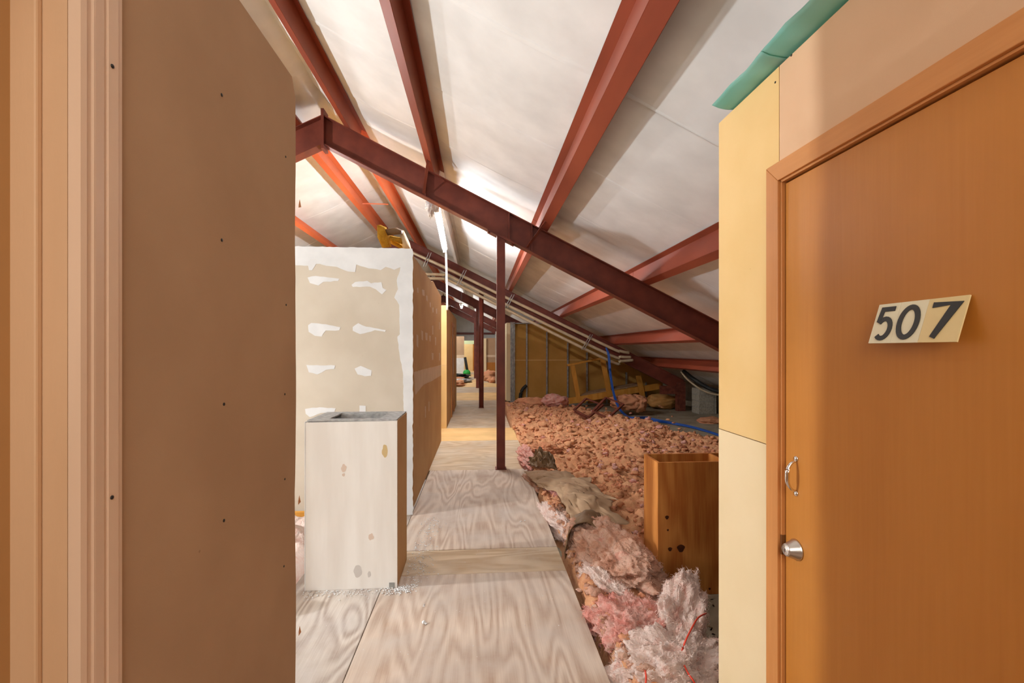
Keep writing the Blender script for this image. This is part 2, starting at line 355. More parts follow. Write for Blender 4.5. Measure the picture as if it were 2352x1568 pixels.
# ceiling: white-faced insulation blankets, one strip for each run from ridge to eave
ceil_ = thing('ceiling', (0,0,0), 'sloping roof lined with white-faced insulation blankets', 'ceiling', kind='structure')
PUR = [-1.6, -.57, .755, 2.1, 3.54, 4.73]
edges = [-2.0, -.75, .5, 1.72, 2.93, 4.1, 5.25, 6.4]
while edges[-1] < YE: edges.append(edges[-1]+1.22)
def blanket(y0, y1, side, k):
    near = y0 < 11
    nu = 161 if near else 41; nv = 25 if near else 6
    s = np.linspace(0, EAVE-RX+.42, nu); y = np.sort(np.concatenate([np.linspace(y0-.02, y1+.012, nv), [y0+.005, y0+.02, y1-.05, y1-.035, y1-.03, y1-.012]]))
    Sg, Yg = np.meshgrid(s, y, indexing='ij')
    X = RX+Sg*side
    Xr = RX+Sg                       # mirrored coordinate on the right slope
    Z = 3.45-.5*Xr+ROOF+.022
    # bulge between purlins
    pts = [RX]+PUR+[6.8]; bul = np.zeros_like(Sg)
    for a, b in zip(pts[:-1], pts[1:]):
        t = np.clip((Xr-a)/(b-a), 0, 1); inside = (Xr >= a) & (Xr <= b); bul = np.where(inside, 4*t*(1-t), bul)
    Z = Z-.03*bul
    # seam: the edge of each blanket is tucked up, one side overlapping
    e0 = np.exp(-((Yg-y0)/.05)**2); e1 = np.clip((Yg-(y1-.035))/.006, 0, 1)
    Z = Z+(.012*e0-.007*e1*(.6+.6*fbm(Xr*1.3, Yg*0+k*3.3, None, 2, 77)))*np.minimum(1, bul*3)
    # one seam hangs open on the right slope
    win = np.clip((Xr-.9)/.2, 0, 1)*np.clip((3.0-Xr)/.4, 0, 1)*(side > 0)
    if abs(y1-2.93) < .01: Yg = np.minimum(Yg, y1+.012-.030*win)
    if abs(y0-2.93) < .01: Yg = np.maximum(Yg, y0-.02+.026*win)
    # drape wrinkles, stronger next to the frames
    df = np.min(np.abs(Yg[..., None]-np.array([5.82, 11.95, 18.2])), -1); nearf = np.exp(-(df/.55)**2)
    Z = Z+bul*(.003*fbm(Xr*.8, Yg*1.5, None, 2, 11+k) + nearf*.022*fbm(Xr*.7+Yg*1.3, Yg*6.0, None, 3, 31+k))
    rid = np.clip(1-(Xr-RX)/.27, 0, 1)**.7
    Z = Z+rid*(.035*fbm(Xr*3.5, Yg*3.5, None, 4, 51)-.02)
    grid_mesh('insulation_blanket', np.stack([X, Yg, Z], -1), M['facing'], ceil_)
for k in range(len(edges)-1):
    for sd in (1, -1): blanket(edges[k], edges[k+1], sd, k)

M['deck'] = noisy('dark_roof_deck', srgb(70,66,60), srgb(90,84,76), 6, .7)
for sd in (1, -1):          # metal deck above the blankets
    xe = EAVE+.5
    xs_ = (RX, xe) if sd > 0 else (RX, 2*RX-xe)
    prism('roof_deck', [(xs_[0], -2.6, zraft(RX)+.42), (xs_[1], -2.6, zraft(xe)+.42), (xs_[1], YE+.1, zraft(xe)+.42), (xs_[0], YE+.1, zraft(RX)+.42)], (0,0,.03), M['deck'], ceil_)

# purlins
def purlin(x, y0, y1, mat, flange, fl, label, right=True, tilt=.03):
    # web with a bottom flange (flange sign: +1 down the slope), lip and a top flange
    sg = 1 if right else -1
    zb = 3.45-.5*x
    n = Vector((tilt, 0, .195)); u = Vector((.894, 0, -.447))
    t = .006
    prof = []
    w0 = Vector((x, 0, zb+.004)); w1 = w0+n
    lip = w0+u*fl*flange+Vector((0,0,.02))
    bm = bmesh.new()
    def strip(a, b, th):
        d = (b-a).normalized(); nn = Vector((-d.z, 0, d.x))*th/2
        q = [a-nn, b-nn, b+nn, a+nn]
        va = [bm.verts.new(((p.x if right else 2*RX-p.x), y0, p.z)) for p in q]; vb = [bm.verts.new(((p.x if right else 2*RX-p.x), y1, p.z)) for p in q]
        bm.faces.new(va); bm.faces.new(vb[::-1])
        for i in range(4): bm.faces.new([va[i], vb[i], vb[(i+1)%4], va[(i+1)%4]])
    strip(w0, w1, t); strip(w0, w0+u*fl*flange, t); strip(w0+u*fl*flange, lip, t); strip(w1, w1-u*.07*flange, t)
    o = finish('roof_purlin', bm, mat)
    return tag(o, label, 'purlin', 'roof purlins')
F1 = 5.82
nm = ['beside the ridge', 'second from the ridge', 'third from the ridge', 'fourth from the ridge', 'fifth from the ridge', 'by the low eave']
spec = [(-1, .078), (-1, .085), (1, .115), (1, .10), (1, .09), (1, .09)]
for i, x in enumerate(PUR):
    purlin(x, -1.9, F1+.35, M['steel_purlin'], spec[i][0], spec[i][1], 'dark red steel purlin over the brown partition side, %s' % nm[i])
    if i == 1: purlin(x, F1+.36, YE, M['facing'], -1, .08, 'white wrapped roof purlin above the fluorescent strip light')
    else: purlin(x, F1+.36, YE, M['steel_orange' if i == 0 else 'steel_purlin'], 1 if i else -1, .085, '%s steel purlin beyond the square column frame, %s' % ('orange' if i == 0 else 'reddish', nm[i]))
    purlin(x, -1.9, F1+.35, M['steel_purlin'], spec[i][0], .08, 'red purlin across the ridge, before the square column frame, %s' % nm[i], right=False)
    purlin(x, F1+.36, YE, M['steel_orange'], 1 if i == 0 else -1, .08, 'orange purlin across the ridge over the plastered room, %s' % nm[i], right=False)

# steel frames: rafters, columns, plates
def ibeam_slope(x0, x1, Y, depth, fw, ft, mat, parent, name='rafter'):
    prof = [(-fw/2, 0), (fw/2, 0), (fw/2, -ft), (.005, -ft), (.005, -depth+ft), (fw/2, -depth+ft), (fw/2, -depth), (-fw/2, -depth), (-fw/2, -depth+ft), (-.005, -depth+ft), (-.005, -ft), (-fw/2, -ft)]
    bm = bmesh.new(); R = []
    for x in (x0, x1): R.append([bm.verts.new((x, Y+a, zraft(x)+b)) for a, b in prof])
    n = len(prof)
    for i in range(n): bm.faces.new([R[0][i], R[1][i], R[1][(i+1)%n], R[0][(i+1)%n]])
    bm.faces.new(R[0]); bm.faces.new(R[1][::-1])
    return finish(name, bm, mat, parent)
DEP = .36
def plate(x, Y, z0, z1, wd, th, mat, parent, name):
    return boxo(name, x-th/2, x+th/2, Y-wd/2, Y+wd/2, z0, z1, mat, parent)
def frame(Y, label, cx=None, colr=.053, kind='square', eavecol=True, detail=False):
    t = thing('steel_frame', (cx if cx is not None else 0, Y, 0), label, 'steel frame', 'steel roof frames')
    ibeam_slope(RX, EAVE-.25, Y, DEP, .15, .012, M['steel'], t)
    ibeam_slope(RX, EAVEL+.25, Y, DEP, .15, .012, M['steel'], t)
    plate(RX, Y, zraft(RX)-DEP-.06, zraft(RX)+.07, .17, .035, M['steel'], t, 'ridge_plate')
    if cx is not None:
        ztop = zraft(cx)-DEP-.012
        if kind == 'square':
            boxo('column', cx-colr, cx+colr, Y-.055, Y+.055, 0, ztop+colr*.5, M['steel'], t, bevel=.004)
        else: tubeo('column', [(cx, Y, 0), (cx, Y, ztop)], colr, M['steel'], t, 16)
        # cap plate under the sloping flange
        a = Vector((cx-.17, Y, zraft(cx-.17)-DEP-.008)); b = Vector((cx+.17, Y, zraft(cx+.17)-DEP-.008))
        baro('cap_plate', a, b, .16, .014, M['steel'], t)
        for s in (-.15, .15):
            p = Vector((cx+s, Y-.05, zraft(cx+s)-DEP)); lathe('bolt', [(.014, -.03), (.014, -.012), (.018, -.012), (.018, .002)], p, (0,0,1), M['steel'], t, 8)
        boxo('base_plate', cx-.07, cx+.07, Y-.07, Y+.07, 0, .01, M['steel'], t)
    if eavecol:
        ex = EAVE-.35
        boxo('eave_column', ex-.1, ex+.12, Y-.075, Y+.075, SLAB, zraft(ex)-.1, M['rust'], t)
        boxo('haunch', ex-.55, ex-.1, Y-.05, Y+.05, zraft(ex)-.42, zraft(ex)-.2, M['rust'], t)
    if detail:
        for x in (.37, .66, -.68):      # web stiffeners
            boxo('web_stiffener', x-.006, x+.006, Y-.075, Y-.004, zraft(x)-DEP+.012, zraft(x)-.012, M['steel'], t)
        # flange braces from the purlins to the bottom flange
        for px, bx in ((-.60, -.70), (.80, .60)):
            zb = 3.45-.5*px
            baro('flange_brace', (px, Y-.42, zb+.02), (bx, Y-.075, zraft(bx)-DEP+.03), .035, .008, M['steel'], t)
    return t
frame(F1, 'dark red steel rafter frame on a square column beside the plywood walkway', .268, .053, 'square', True, True)
frame(11.95, 'dark red rafter frame with a round pipe column, carrying three tan conduits', .04, .062, 'round')
frame(18.2, 'red steel rafter frame behind the pipe column, third along the walkway', -.09, .06, 'square')
frame(24.3, 'red steel rafter frame before the far black tarp', -.25, .06, 'square')
frame(30.4, 'red steel rafter frame closest to the yellow end wall', None)
tag(tubeo('sag_rod', [onY(833,467,8.7), onY(892,469,8.7)], .010, M['steel_orange']), 'thin red sag rod bridging two orange purlins by the ridge', 'rod')

# outer shell
M['metal_wall'] = noisy('white_liner_panel', srgb(214,214,208), srgb(228,228,222), 2, .6, 3, .03, 30)
o = prism('wall_far', [(EAVEL-.2, YE, SLAB), (EAVE+.2, YE, SLAB), (EAVE+.2, YE, zraft(EAVE)+.3), (RX, YE, zraft(RX)+.3), (EAVEL-.2, YE, zraft(EAVE)+.3)], (0, .1, 0), M['metal_wall'])
tag(o, 'white lined gable wall closing the far end of the attic', 'wall', kind='structure')
tag(boxo('wall_eave_right', EAVE+.40, EAVE+.5, -2.6, YE, SLAB, zraft(EAVE)+.25, M['concrete']), 'low concrete eave wall behind the concrete block pier', 'wall', kind='structure')
tag(boxo('wall_eave_left', EAVEL-.5, EAVEL-.4, -2.6, YE, SLAB, zraft(EAVE)+.25, M['concrete']), 'low concrete eave wall on the far side of the ridge', 'wall', kind='structure')
o = prism('wall_near', [(EAVEL-.2, -2.5, SLAB), (EAVE+.2, -2.5, SLAB), (EAVE+.2, -2.5, zraft(EAVE)+.3), (RX, -2.5, zraft(RX)+.3), (EAVEL-.2, -2.5, zraft(EAVE)+.3)], (0, .1, 0), M['metal_wall'])
tag(o, 'white lined gable wall at the near end of the attic', 'wall', kind='structure')
for z in (1.9, 2.75):
    boxo('girt', EAVEL+2.5, EAVE-2.5 if z < 2 else 1.2, YE-.22, YE, z, z+.16, M['steel'], bpy.data.objects['wall_far'])

# ---------------------------------------------------------------- left partition and tan door
WL = -.628
wl = thing('wall_left', (WL-.06, 1.2, 0), 'brown paper-faced drywall partition with a torn edge beside the tan door trim', 'wall', kind='structure')
ztop = 2.435
# sheet with a slightly ragged far edge
pts = []
yend = 1.603
for i in range(41):
    z = i/40*ztop
    pts.append((WL, yend+.006*fbm(np.array([z*3.1]), np.array([.3]), None, 4, 5)[0]*(1 if z > .2 else .3), z))
pts[-1] = (WL, yend-.005, ztop-.05); pts.append((WL, yend-.03, ztop))
pts += [(WL, .78, ztop), (WL, .78, 0)]
prism('drywall_sheet', pts, (-.0127, 0, 0), M['drywall_brown'], wl)
boxo('partition_core', WL-.11, WL-.014, .78, 1.575, 0, 2.40, M['stud_board'], wl)
boxo('partition_run', WL-.11, WL, -2.4, -.16, 0, ztop, M['drywall_brown'], wl)
boxo('head_panel', WL-.11, WL, -.16, .78, 2.14, ztop, M['drywall_brown'], wl)
for py in (218, 551, 928, 1195):
    p = onX(509 if py < 600 else 514, py, WL); lathe('screw', [(.004, 0), (.004, .0012), (.001, .0015)], p, (1,0,0), M['screw'], wl, 8)
for x, y in ((656,360),(657,700),(654,905),(654,1100),(652,1300)):
    p = onX(x, y, WL); lathe('screw', [(.0035, 0), (.0035, .0012), (.001, .0015)], p, (1,0,0), M['screw'], wl, 8)
# torn paper flaps at the edge
for (x, y) in ((686,470),(686,1450),(685,1150)):
    p = onX(x, y, WL)
    raw('paper_flap', [p, p+Vector((.003,.001,.02)), p+Vector((.006,.007,-.006)), p+Vector((.002,-.006,-.012))], [(0,1,2),(0,2,3)], M['paper_edge'], wl)
# door_2 with jamb, stop and profiled casing
d2 = thing('door_2', (WL, .3, 0), 'closed tan flush door with painted moulded casing beside the brown partition', 'door', kind='structure')
YJ = .742
def vprof(name, prof, z0, z1, mat, parent):          # profile in (x,y), extruded up
    return prism(name, [(x, y, z0) for x, y in prof], (0, 0, z1-z0), mat, parent)
# casing: stepped moulding between y=YJ and .83 on the wall face
vprof('casing', [(WL, YJ), (WL, .835), (WL+.009, .835), (WL+.010, .826), (WL+.013, .822), (WL+.014, .800), (WL+.0115, .797), (WL+.0115, .793), (WL+.015, .790), (WL+.018, .770), (WL+.018, .766), (WL+.016, .763), (WL+.016, .756), (WL+.019, .752), (WL+.018, YJ)], 0, 2.2, M['jamb_light'], d2)
boxo('jamb', WL-.115, WL-.001, YJ, YJ+.02, 0, 2.14, M['jamb'], d2)
boxo('door_stop', WL-.10, WL-.036, YJ-.011, YJ, 0, 2.13, M['jamb'], d2, bevel=.003)
boxo('door_leaf', WL-.115, WL-.072, -.14, YJ-.003, 0.01, 2.12, M['door_tan'], d2)
boxo('head_jamb', WL-.115, WL-.001, -.14, YJ+.02, 2.13, 2.15, M['jamb'], d2)
boxo('jamb', WL-.115, WL-.001, -.16, -.14, 0, 2.14, M['jamb'], d2)
for (x, y) in ((258,152),(257,1142)):
    p = onX(x, y, WL+.014); lathe('nail', [(.0035, -.001), (.0035, .001), (.001, .002)], p, (1,0,0), M['screw'], d2, 8)

# ---------------------------------------------------------------- right partition and door 507
WR = .94
YEND = 1.731; YJOINT = 1.368; ZJ = 1.208
wr = thing('wall_right', (WR+.06, 1.2, 0), 'yellow drywall partition, side light tinted into its cream panel, around the numbered wooden door', 'wall', kind='structure')
T = .0127
YD0, YD1 = .50, 1.357      # door opening along y
ZD = 2.045
prism('drywall_panel', [(WR, 1.372, ZJ+.003), (WR, YEND, ZJ+.003), (WR, YEND, 2.412), (WR, YJOINT+.002, 2.412), (WR, YJOINT+.002, 2.06), (WR, 1.372, 2.06)], (T,0,0), M['drywall_yellow'], wr)
boxo('drywall_panel', WR, WR+T, YD1+.01, YEND+.001, 0, ZJ, M['drywall_cream'], wr)  # paler cream puts the low side light into this panel's colour
boxo('drywall_panel', WR, WR+T, -.9, YJOINT-.001, 2.05, 2.412, M['drywall_peach'], wr)
boxo('drywall_panel', WR, WR+T, -2.4, YD0-.012, 0, 2.05, M['drywall_peach'], wr)
boxo('partition_core', WR+T, WR+.11, YD1+.012, YEND-.02, 0, 2.40, M['stud_board'], wr)
boxo('partition_core', WR+T, WR+.11, -2.4, YD1+.012, 2.07, 2.40, M['stud_board'], wr)
for (x, y) in ((1818,127),(1781,189)):
    p = onX(x, y, WR); lathe('screw', [(.0035, 0), (.0035, .0012), (.001, .0015)], p, (-1,0,0), M['screw'], wr, 8)
d1 = thing('door_1', (WR, .93, 0), 'honey brown wooden door numbered 507 with pull handle and deadbolt', 'door', kind='structure')
CA = WR-.013
# casing: left leg and mitred head
CW = .058
cin = YD1+.001; cout = cin+CW; zin = ZD+.003; zout = zin+CW
prism('casing_leg', [(CA, cin, 0), (CA, cout, 0), (CA, cout, zout), (CA, cin, zin)], (.013, 0, 0), M['casing_wood'], d1, bevel=.002)
prism('casing_head', [(CA, cin, zin), (CA, cout, zout), (CA, .30, zout), (CA, .30, zin)], (.013, 0, 0), M['casing_head'], d1, bevel=.002)
DX = WR+.006
boxo('door_stop', WR-.004, WR+.10, YD1-.006, YD1+.001, 0, ZD, M['casing_wood'], d1, bevel=.001)
boxo('door_stop', WR-.004, WR+.10, YD0, YD1+.001, ZD-.004, ZD+.003, M['casing_head'], d1, bevel=.001)
boxo('jamb_gap', WR+.015, WR+.10, YD1-.012, YD1-.006, 0, ZD-.004, M['dark'], d1)
boxo('door_leaf', DX, DX+.042, YD0+.004, YD1-.010, .01, ZD-.010, M['door_wood'], d1, bevel=.0015)
boxo('strike_plate', WR-.006, WR+.012, YD1-.008, YD1-.003, .885, .945, M['bronze'], d1)
# deadbolt: tapered cylinder with ringed face
p = onX(1829, 1262, DX); db = lathe('deadbolt', [(.031, 0), (.031, .003), (.0285, .006), (.0185, .031), (.0175, .033), (.016, .0335)], p, (-1,0,0), M['nickel'], d1, 32)
lathe('cylinder_face', [(.0155, 0), (.0155, .0015), (.0135, .001), (.0125, .002), (.0105, .0012), (.0095, .0022), (.001, .0022)], p+Vector((-.0335,0,0)), (-1,0,0), M['chrome'], db, 28)
boxo('key_slot', p.x-.0362, p.x-.035, p.y-.0012, p.y+.0012, p.z-.005, p.z+.005, M['dark'], db)
# pull handle
pt, pb = onX(1829, 1053, DX), onX(1829, 1133, DX)
yy = pt.y; zt, zb_ = pt.z, pb.z
ph = tubeo('pull_handle', smooth_path([(DX-.002, yy, zt-.007), (DX-.016, yy, zt-.014), (DX-.027, yy, zt-.032), (DX-.029, yy, (zt+zb_)/2), (DX-.027, yy, zb_+.032), (DX-.016, yy, zb_+.014), (DX-.002, yy, zb_+.007)], 5), .004, M['chrome'], d1, 12,
    rad=[.0035+.0028*math.sin(math.pi*i/30)**2 for i in range(31)])
for z in (zt, zb_):
    fo = lathe('handle_foot', [(.0085, 0), (.0085, .002), (.006, .005), (.001, .006)], (DX, yy, z), (-1,0,0), M['chrome'], d1, 16)
# number plate: three tiles hinged at the top, lower edge standing off the door
pl = [onX(2020,701,DX-.004), onX(2229,675,DX-.004), onX(2192,784,(DX-.004)*.97), onX(1995,788.6,(DX-.004)*.97)]
TL, TR, BR, BL = pl
TL.z = TR.z = (TL.z+TR.z)/2; BL.z = BR.z = (BL.z+BR.z)/2; BR.y = TR.y; BL.y = TL.y
npl = thing('number_plate', tuple((TL+BR)/2), '', None); del npl['label']; npl.parent = d1; npl.matrix_parent_inverse = Matrix.Translation(-Vector(d1.location))
def pp(u, v, o=0.0):               # u along the plate 0..1, v down 0..1, o outwards
    n = (TR-TL).cross(BL-TL).normalized()
    if n.x > 0: n = -n
    return TL+(TR-TL)*u+(BL-TL)*v+n*o
def sub(o):
    o.parent = npl; o.matrix_parent_inverse = Matrix.Translation(-Vector(npl.location)-Vector(d1.location)+Vector(d1.location)); return o
off3 = pp(0,0,-.003)-pp(0,0,0)
# (third level: tiles and digits are the plate's pieces)
def plate_piece(name, uv, o0, o1, mat):
    return sub(prism(name, [pp(u, v, o1) for u, v in uv], pp(0,0,o0)-pp(0,0,o1), mat))
for a, b_, mt in ((0, .285, 'plate_white'), (.285, .605, 'plate_white'), (.605, 1.0, 'plate_cream')):
    plate_piece('plate_tile', [(a+.001,0), (b_-.001,0), (b_-.001,1), (a+.001,1)], -.003, 0, M[mt])
def stroke(name, path, wd, closed=False):
    asp = (TR-TL).length/(BL-TL).length
    P = [Vector((u*asp, v)) for u, v in path]; L, R = [], []; n = len(P)
    for i in range(n):
        a = P[(i-1)%n] if closed or i > 0 else P[i]; b2 = P[(i+1)%n] if closed or i < n-1 else P[i]
        d = (b2-a).normalized(); nn = Vector((-d.y, d.x)); k = 1.0
        if (closed or 0 < i < n-1):
            d1_ = (P[i]-a).normalized(); k = 1/max(.5, abs(nn.dot(Vector((-d1_.y, d1_.x)))))
        L.append(P[i]+nn*wd/2*k); R.append(P[i]-nn*wd/2*k)
    bm = bmesh.new()
    lo = [bm.verts.new(pp(q.x/asp, q.y, .0002)) for q in L]; ro = [bm.verts.new(pp(q.x/asp, q.y, .0002)) for q in R]
    lt = [bm.verts.new(pp(q.x/asp, q.y, .0016)) for q in L]; rt = [bm.verts.new(pp(q.x/asp, q.y, .0016)) for q in R]
    rng = range(n) if closed else range(n-1)
    for i in rng:
        j = (i+1)%n
        for q in ((lt[i],lt[j],rt[j],rt[i]), (lo[i],lo[j],lt[j],lt[i]), (ro[i],rt[i],rt[j],ro[j])): bm.faces.new(q)
    if not closed:
        bm.faces.new((lo[0],lt[0],rt[0],ro[0])); bm.faces.new((lo[-1],ro[-1],rt[-1],lt[-1]))
    return sub(finish(name, bm, M['digit']))
def arc(cx, cy, rx, ry, a0, a1, n=16): return [(cx+rx*math.cos(math.radians(a0+(a1-a0)*i/n)), cy+ry*math.sin(math.radians(a0+(a1-a0)*i/n))) for i in range(n+1)]
stroke('digit', [(.235,.145), (.083,.145), (.067,.455)]+arc(.147,.635,.083,.245,-135,135,18), .115)
stroke('digit', arc(.435,.51,.10,.36,0,360,32)[:-1], .12, True)
stroke('digit', [(.665,.155), (.905,.155), (.745,.90)], .125)
# teal poly film lying over the partition's top edge
tf = thing('poly_film', (WR, 1.0, 2.413), 'teal plastic film strip overhanging the top of the yellow partition', 'plastic film')
def film(y0, y1, over, z, name='film_strip'):
    u = np.linspace(0, 1, 14); v = np.linspace(y0, y1, 40); U, V = np.meshgrid(u, v, indexing='ij')
    X = WR+.09-U*(.09+over)-.006*fbm(V*7, U*0+.2, None, 3, 3)*U
    Z = z+.004*np.sin(U*3)+.022*np.clip((U-.55)/.45, 0, 1)**2+.004*fbm(V*9, U*3, None, 3, 8)*U
    o = grid_mesh(name, np.stack([X, V, Z], -1), M['teal'], tf)
    md = o.modifiers.new('solid', 'SOLIDIFY'); md.thickness = .0015; return o
film(1.345, 1.645, .074, 2.416); film(-.6, 1.385, .072, 2.4195)

# ---------------------------------------------------------------- plastered room in the middle (block)
BX, BY0, BY1, BZ = -.64, 4.22, 7.63, 2.44
wm = thing('wall_middle', (BX-.8, BY0, 0), 'unfinished drywall room corner with white joint compound patches', 'wall', kind='structure')
prism('front_sheet', [(-3.6, BY0, 0), (BX, BY0, 0), (BX, BY0, BZ-.012), (BX-.06, BY0, BZ), (-3.6, BY0, BZ+.004)], (0, .013, 0), M['drywall_grey'], wm)
# side sheet with a ragged top
pts = [(BX, BY0+.0135, 0), (BX, BY1, 0)]
for i in range(40):
    y = BY1-(BY1-BY0-.0135)*i/39; pts.append((BX, y, BZ-.014+.012*vnoise(np.array([y*7.]), np.array([1.5]), None, 4)[0]-(.04 if y > 6 else 0)*vnoise(np.array([y*3.]), np.array([2.5]), None, 4)[0]))
prism('side_sheet', pts, (-.013, 0, 0), M['drywall_tan'], wm)
boxo('back_sheet', -3.6, BX-.014, BY1-.013, BY1, 0, BZ-.02, M['drywall_tan'], wm)
boxo('room_lid', -3.6, BX-.014, BY0+.014, BY1-.014, BZ-.06, BZ-.03, M['stud_board'], wm)
def patch(poly, plane, name, mat, th=.0015):
    pts = [(onY(670+x/3.564, 560+y/3.564, BY0-.0002) if plane == 'y' else onX(670+x/3.564, 560+y/3.564, BX+.0002)) for x, y in poly]
    # ragged outline
    out = []
    for i, p in enumerate(pts):
        q = pts[(i+1)%len(pts)]; n = max(1, int((q-p).length/.03))
        for k in range(n):
            r = p.lerp(q, k/n); j = mnoise.noise(r*40)*.008 if k else 0
            d = (q-p).normalized(); nn = Vector((-d.z, 0, d.x)) if plane == 'y' else Vector((0, -d.z, d.y))
            out.append(r+nn*j)
    return prism(name, out, (0, -th, 0) if plane == 'y' else (th, 0, 0), mat, wm)
big = [(-60,18),(985,38),(992,60),(992,2215),(925,2215),(918,1390),(910,1050),(885,920),(865,760),(885,740),(880,500),(840,440),(870,370),(860,300),(890,190),(840,212),(770,188),(730,215),(600,190),(530,168),(520,230),(460,225),(370,188),(200,163),(168,215),(142,215),(135,178),(-60,168)]
for i, poly in enumerate([big,
    [(130,275),(200,262),(390,285),(380,303),(260,310),(220,340),(150,320)],
    [(490,335),(520,312),(620,302),(650,322),(735,312),(745,360),(775,377),(740,413),(690,372),(640,350),(500,352)],
    [(135,665),(160,647),(280,657),(400,682),(390,706),(280,708),(245,758),(190,752),(140,720)],
    [(500,680),(545,648),(610,677),(770,705),(765,719),(680,706),(560,738),(500,710)],
    [(120,990),(355,995),(350,1023),(280,1030),(210,1068),(140,1050)],
    [(515,1020),(565,997),(655,1035),(650,1078),(600,1083),(540,1068)],
    [(110,1350),(230,1336),(360,1346),(350,1373),(240,1383),(150,1418),(115,1390)],
    [(555,1322),(605,1324),(605,1400),(555,1400)],
    ]):
    patch(poly, 'y', 'joint_compound_patch', M['mud'])
for poly in ([(1000,1050),(1110,1020),(1222,992),(1222,1075),(1150,1120),(1080,1150),(1010,1235)],
    [(1025,360),(1035,360),(1038,400),(1028,400)], [(1065,375),(1085,378),(1088,425),(1070,420)], [(1100,420),(1110,425),(1112,470),(1102,460)], [(1128,475),(1138,480),(1138,520),(1130,515)],
    [(1150,520),(1160,520),(1160,560),(1152,560)], [(1180,530),(1190,530),(1190,570),(1182,570)], [(1020,740),(1035,750),(1035,850),(1022,830)], [(1060,705),(1075,715),(1075,790),(1062,780)],
    [(1092,725),(1112,730),(1110,790),(1096,785)], [(1125,750),(1138,755),(1136,800),(1128,795)], [(1150,670),(1158,670),(1158,740),(1150,740)], [(1172,760),(1182,765),(1180,830),(1174,830)], [(1205,640),(1212,640),(1212,700),(1206,700)], [(1145,890),(1160,895),(1158,950),(1148,950)], [(1205,890),(1215,895),(1213,960),(1206,950)], [(1090,1330),(1098,1330),(1098,1420),(1092,1420)], [(1120,1290),(1126,1290),(1126,1370),(1121,1370)]):
    patch(poly, 'x', 'joint_compound_patch', M['mud_thin'])

# ---------------------------------------------------------------- second partition along the walkway
W2Y = 8.87; W2X = -.64
w2 = thing('wall_walkway', (W2X-.3, W2Y, 0), 'golden drywall partition end with a doorway along the walkway', 'wall', kind='structure')
boxo('end_sheet', -3.2, W2X, W2Y, W2Y+.013, .0, 1.22, M['drywall_yellow'], w2)
boxo('end_sheet', -3.2, W2X, W2Y, W2Y+.013, 1.222, 2.38, M['drywall_yellow'], w2)
boxo('side_sheet', W2X-.013, W2X, W2Y+.013, 10.35, 0, 2.36, M['drywall_tan'], w2)
boxo('side_sheet', W2X-.013, W2X, 11.35, 12.6, 0, 2.36, M['drywall_tan'], w2)
boxo('side_sheet', W2X-.013, W2X, 10.35, 11.35, 2.1, 2.36, M['drywall_tan'], w2)
d3 = thing('door_3', (W2X, 10.85, 0), 'orange brown door and casing set in the golden walkway partition', 'door', kind='structure')
boxo('casing_leg', W2X, W2X+.015, 10.33, 10.42, 0, 2.15, M['casing_wood'], d3); boxo('casing_leg', W2X, W2X+.015, 11.28, 11.37, 0, 2.15, M['casing_wood'], d3)
boxo('casing_head', W2X, W2X+.015, 10.42, 11.28, 2.07, 2.15, M['casing_head'], d3); boxo('door_leaf', W2X-.05, W2X-.015, 10.36, 11.34, .01, 2.09, M['door_wood'], d3)

# ---------------------------------------------------------------- stud wall at the back right
SY = 13.5
sw = thing('wall_stud', (2.5, SY, SLAB), 'unfinished back of a drywall partition with exposed metal studs', 'wall', kind='structure')
sx0 = onY(1172, 800, SY).x; SZT = onY(1180, 741, SY).z; ZS = onY(1200, 827, SY).z
x = sx0
studs = [onY(p, 800, SY).x for p in (1209.6, 1256, 1304, 1348.5)]
st = studs[1]-studs[0]
while studs[-1] < 5.2: studs.append(studs[-1]+st)
boxo('drywall_board', sx0, 5.6, SY+.09, SY+.103, SLAB, ZS-.004, M['stud_board'], sw); boxo('drywall_board', sx0, 5.6, SY+.09, SY+.103, ZS+.004, SZT, M['stud_board'], sw)
boxo('joint_tape', sx0, 5.6, SY+.088, SY+.091, ZS-.008, ZS+.008, M['drywall_yellow'], sw)
for x in studs: boxo('metal_stud', x-.012, x+.025, SY+.01, SY+.088, SLAB+.02, min(SZT, zraft(x)-.4), M['galv'], sw)
boxo('metal_track', sx0, 5.5, SY, SY+.09, SLAB, SLAB+.03, M['galv'], sw)
boxo('metal_track', sx0, 2.3, SY, SY+.09, SZT-.03, SZT, M['galv'], sw)
for a, b_ in ((0,.045), (.055,.10), (.11,.14)): boxo('corner_stud', sx0+a, sx0+b_, SY-.03+a*.2, SY+.088, SLAB, SZT+.02, M['galv'], sw)
boxo('corridor_sheet', sx0-.11, sx0-.002, SY-.05, SY+5.5, 0, SZT, M['drywall_cream'], sw)
tag(tubeo('flexible_conduit', smooth_path([onY(1209,885,SY-.05), onY(1201,893,SY-.08), onY(1196,905,SY-.1), onY(1195,920,SY-.1)], 5), .05, M['black']), 'black corrugated hose bending down in front of the metal studs', 'hose')

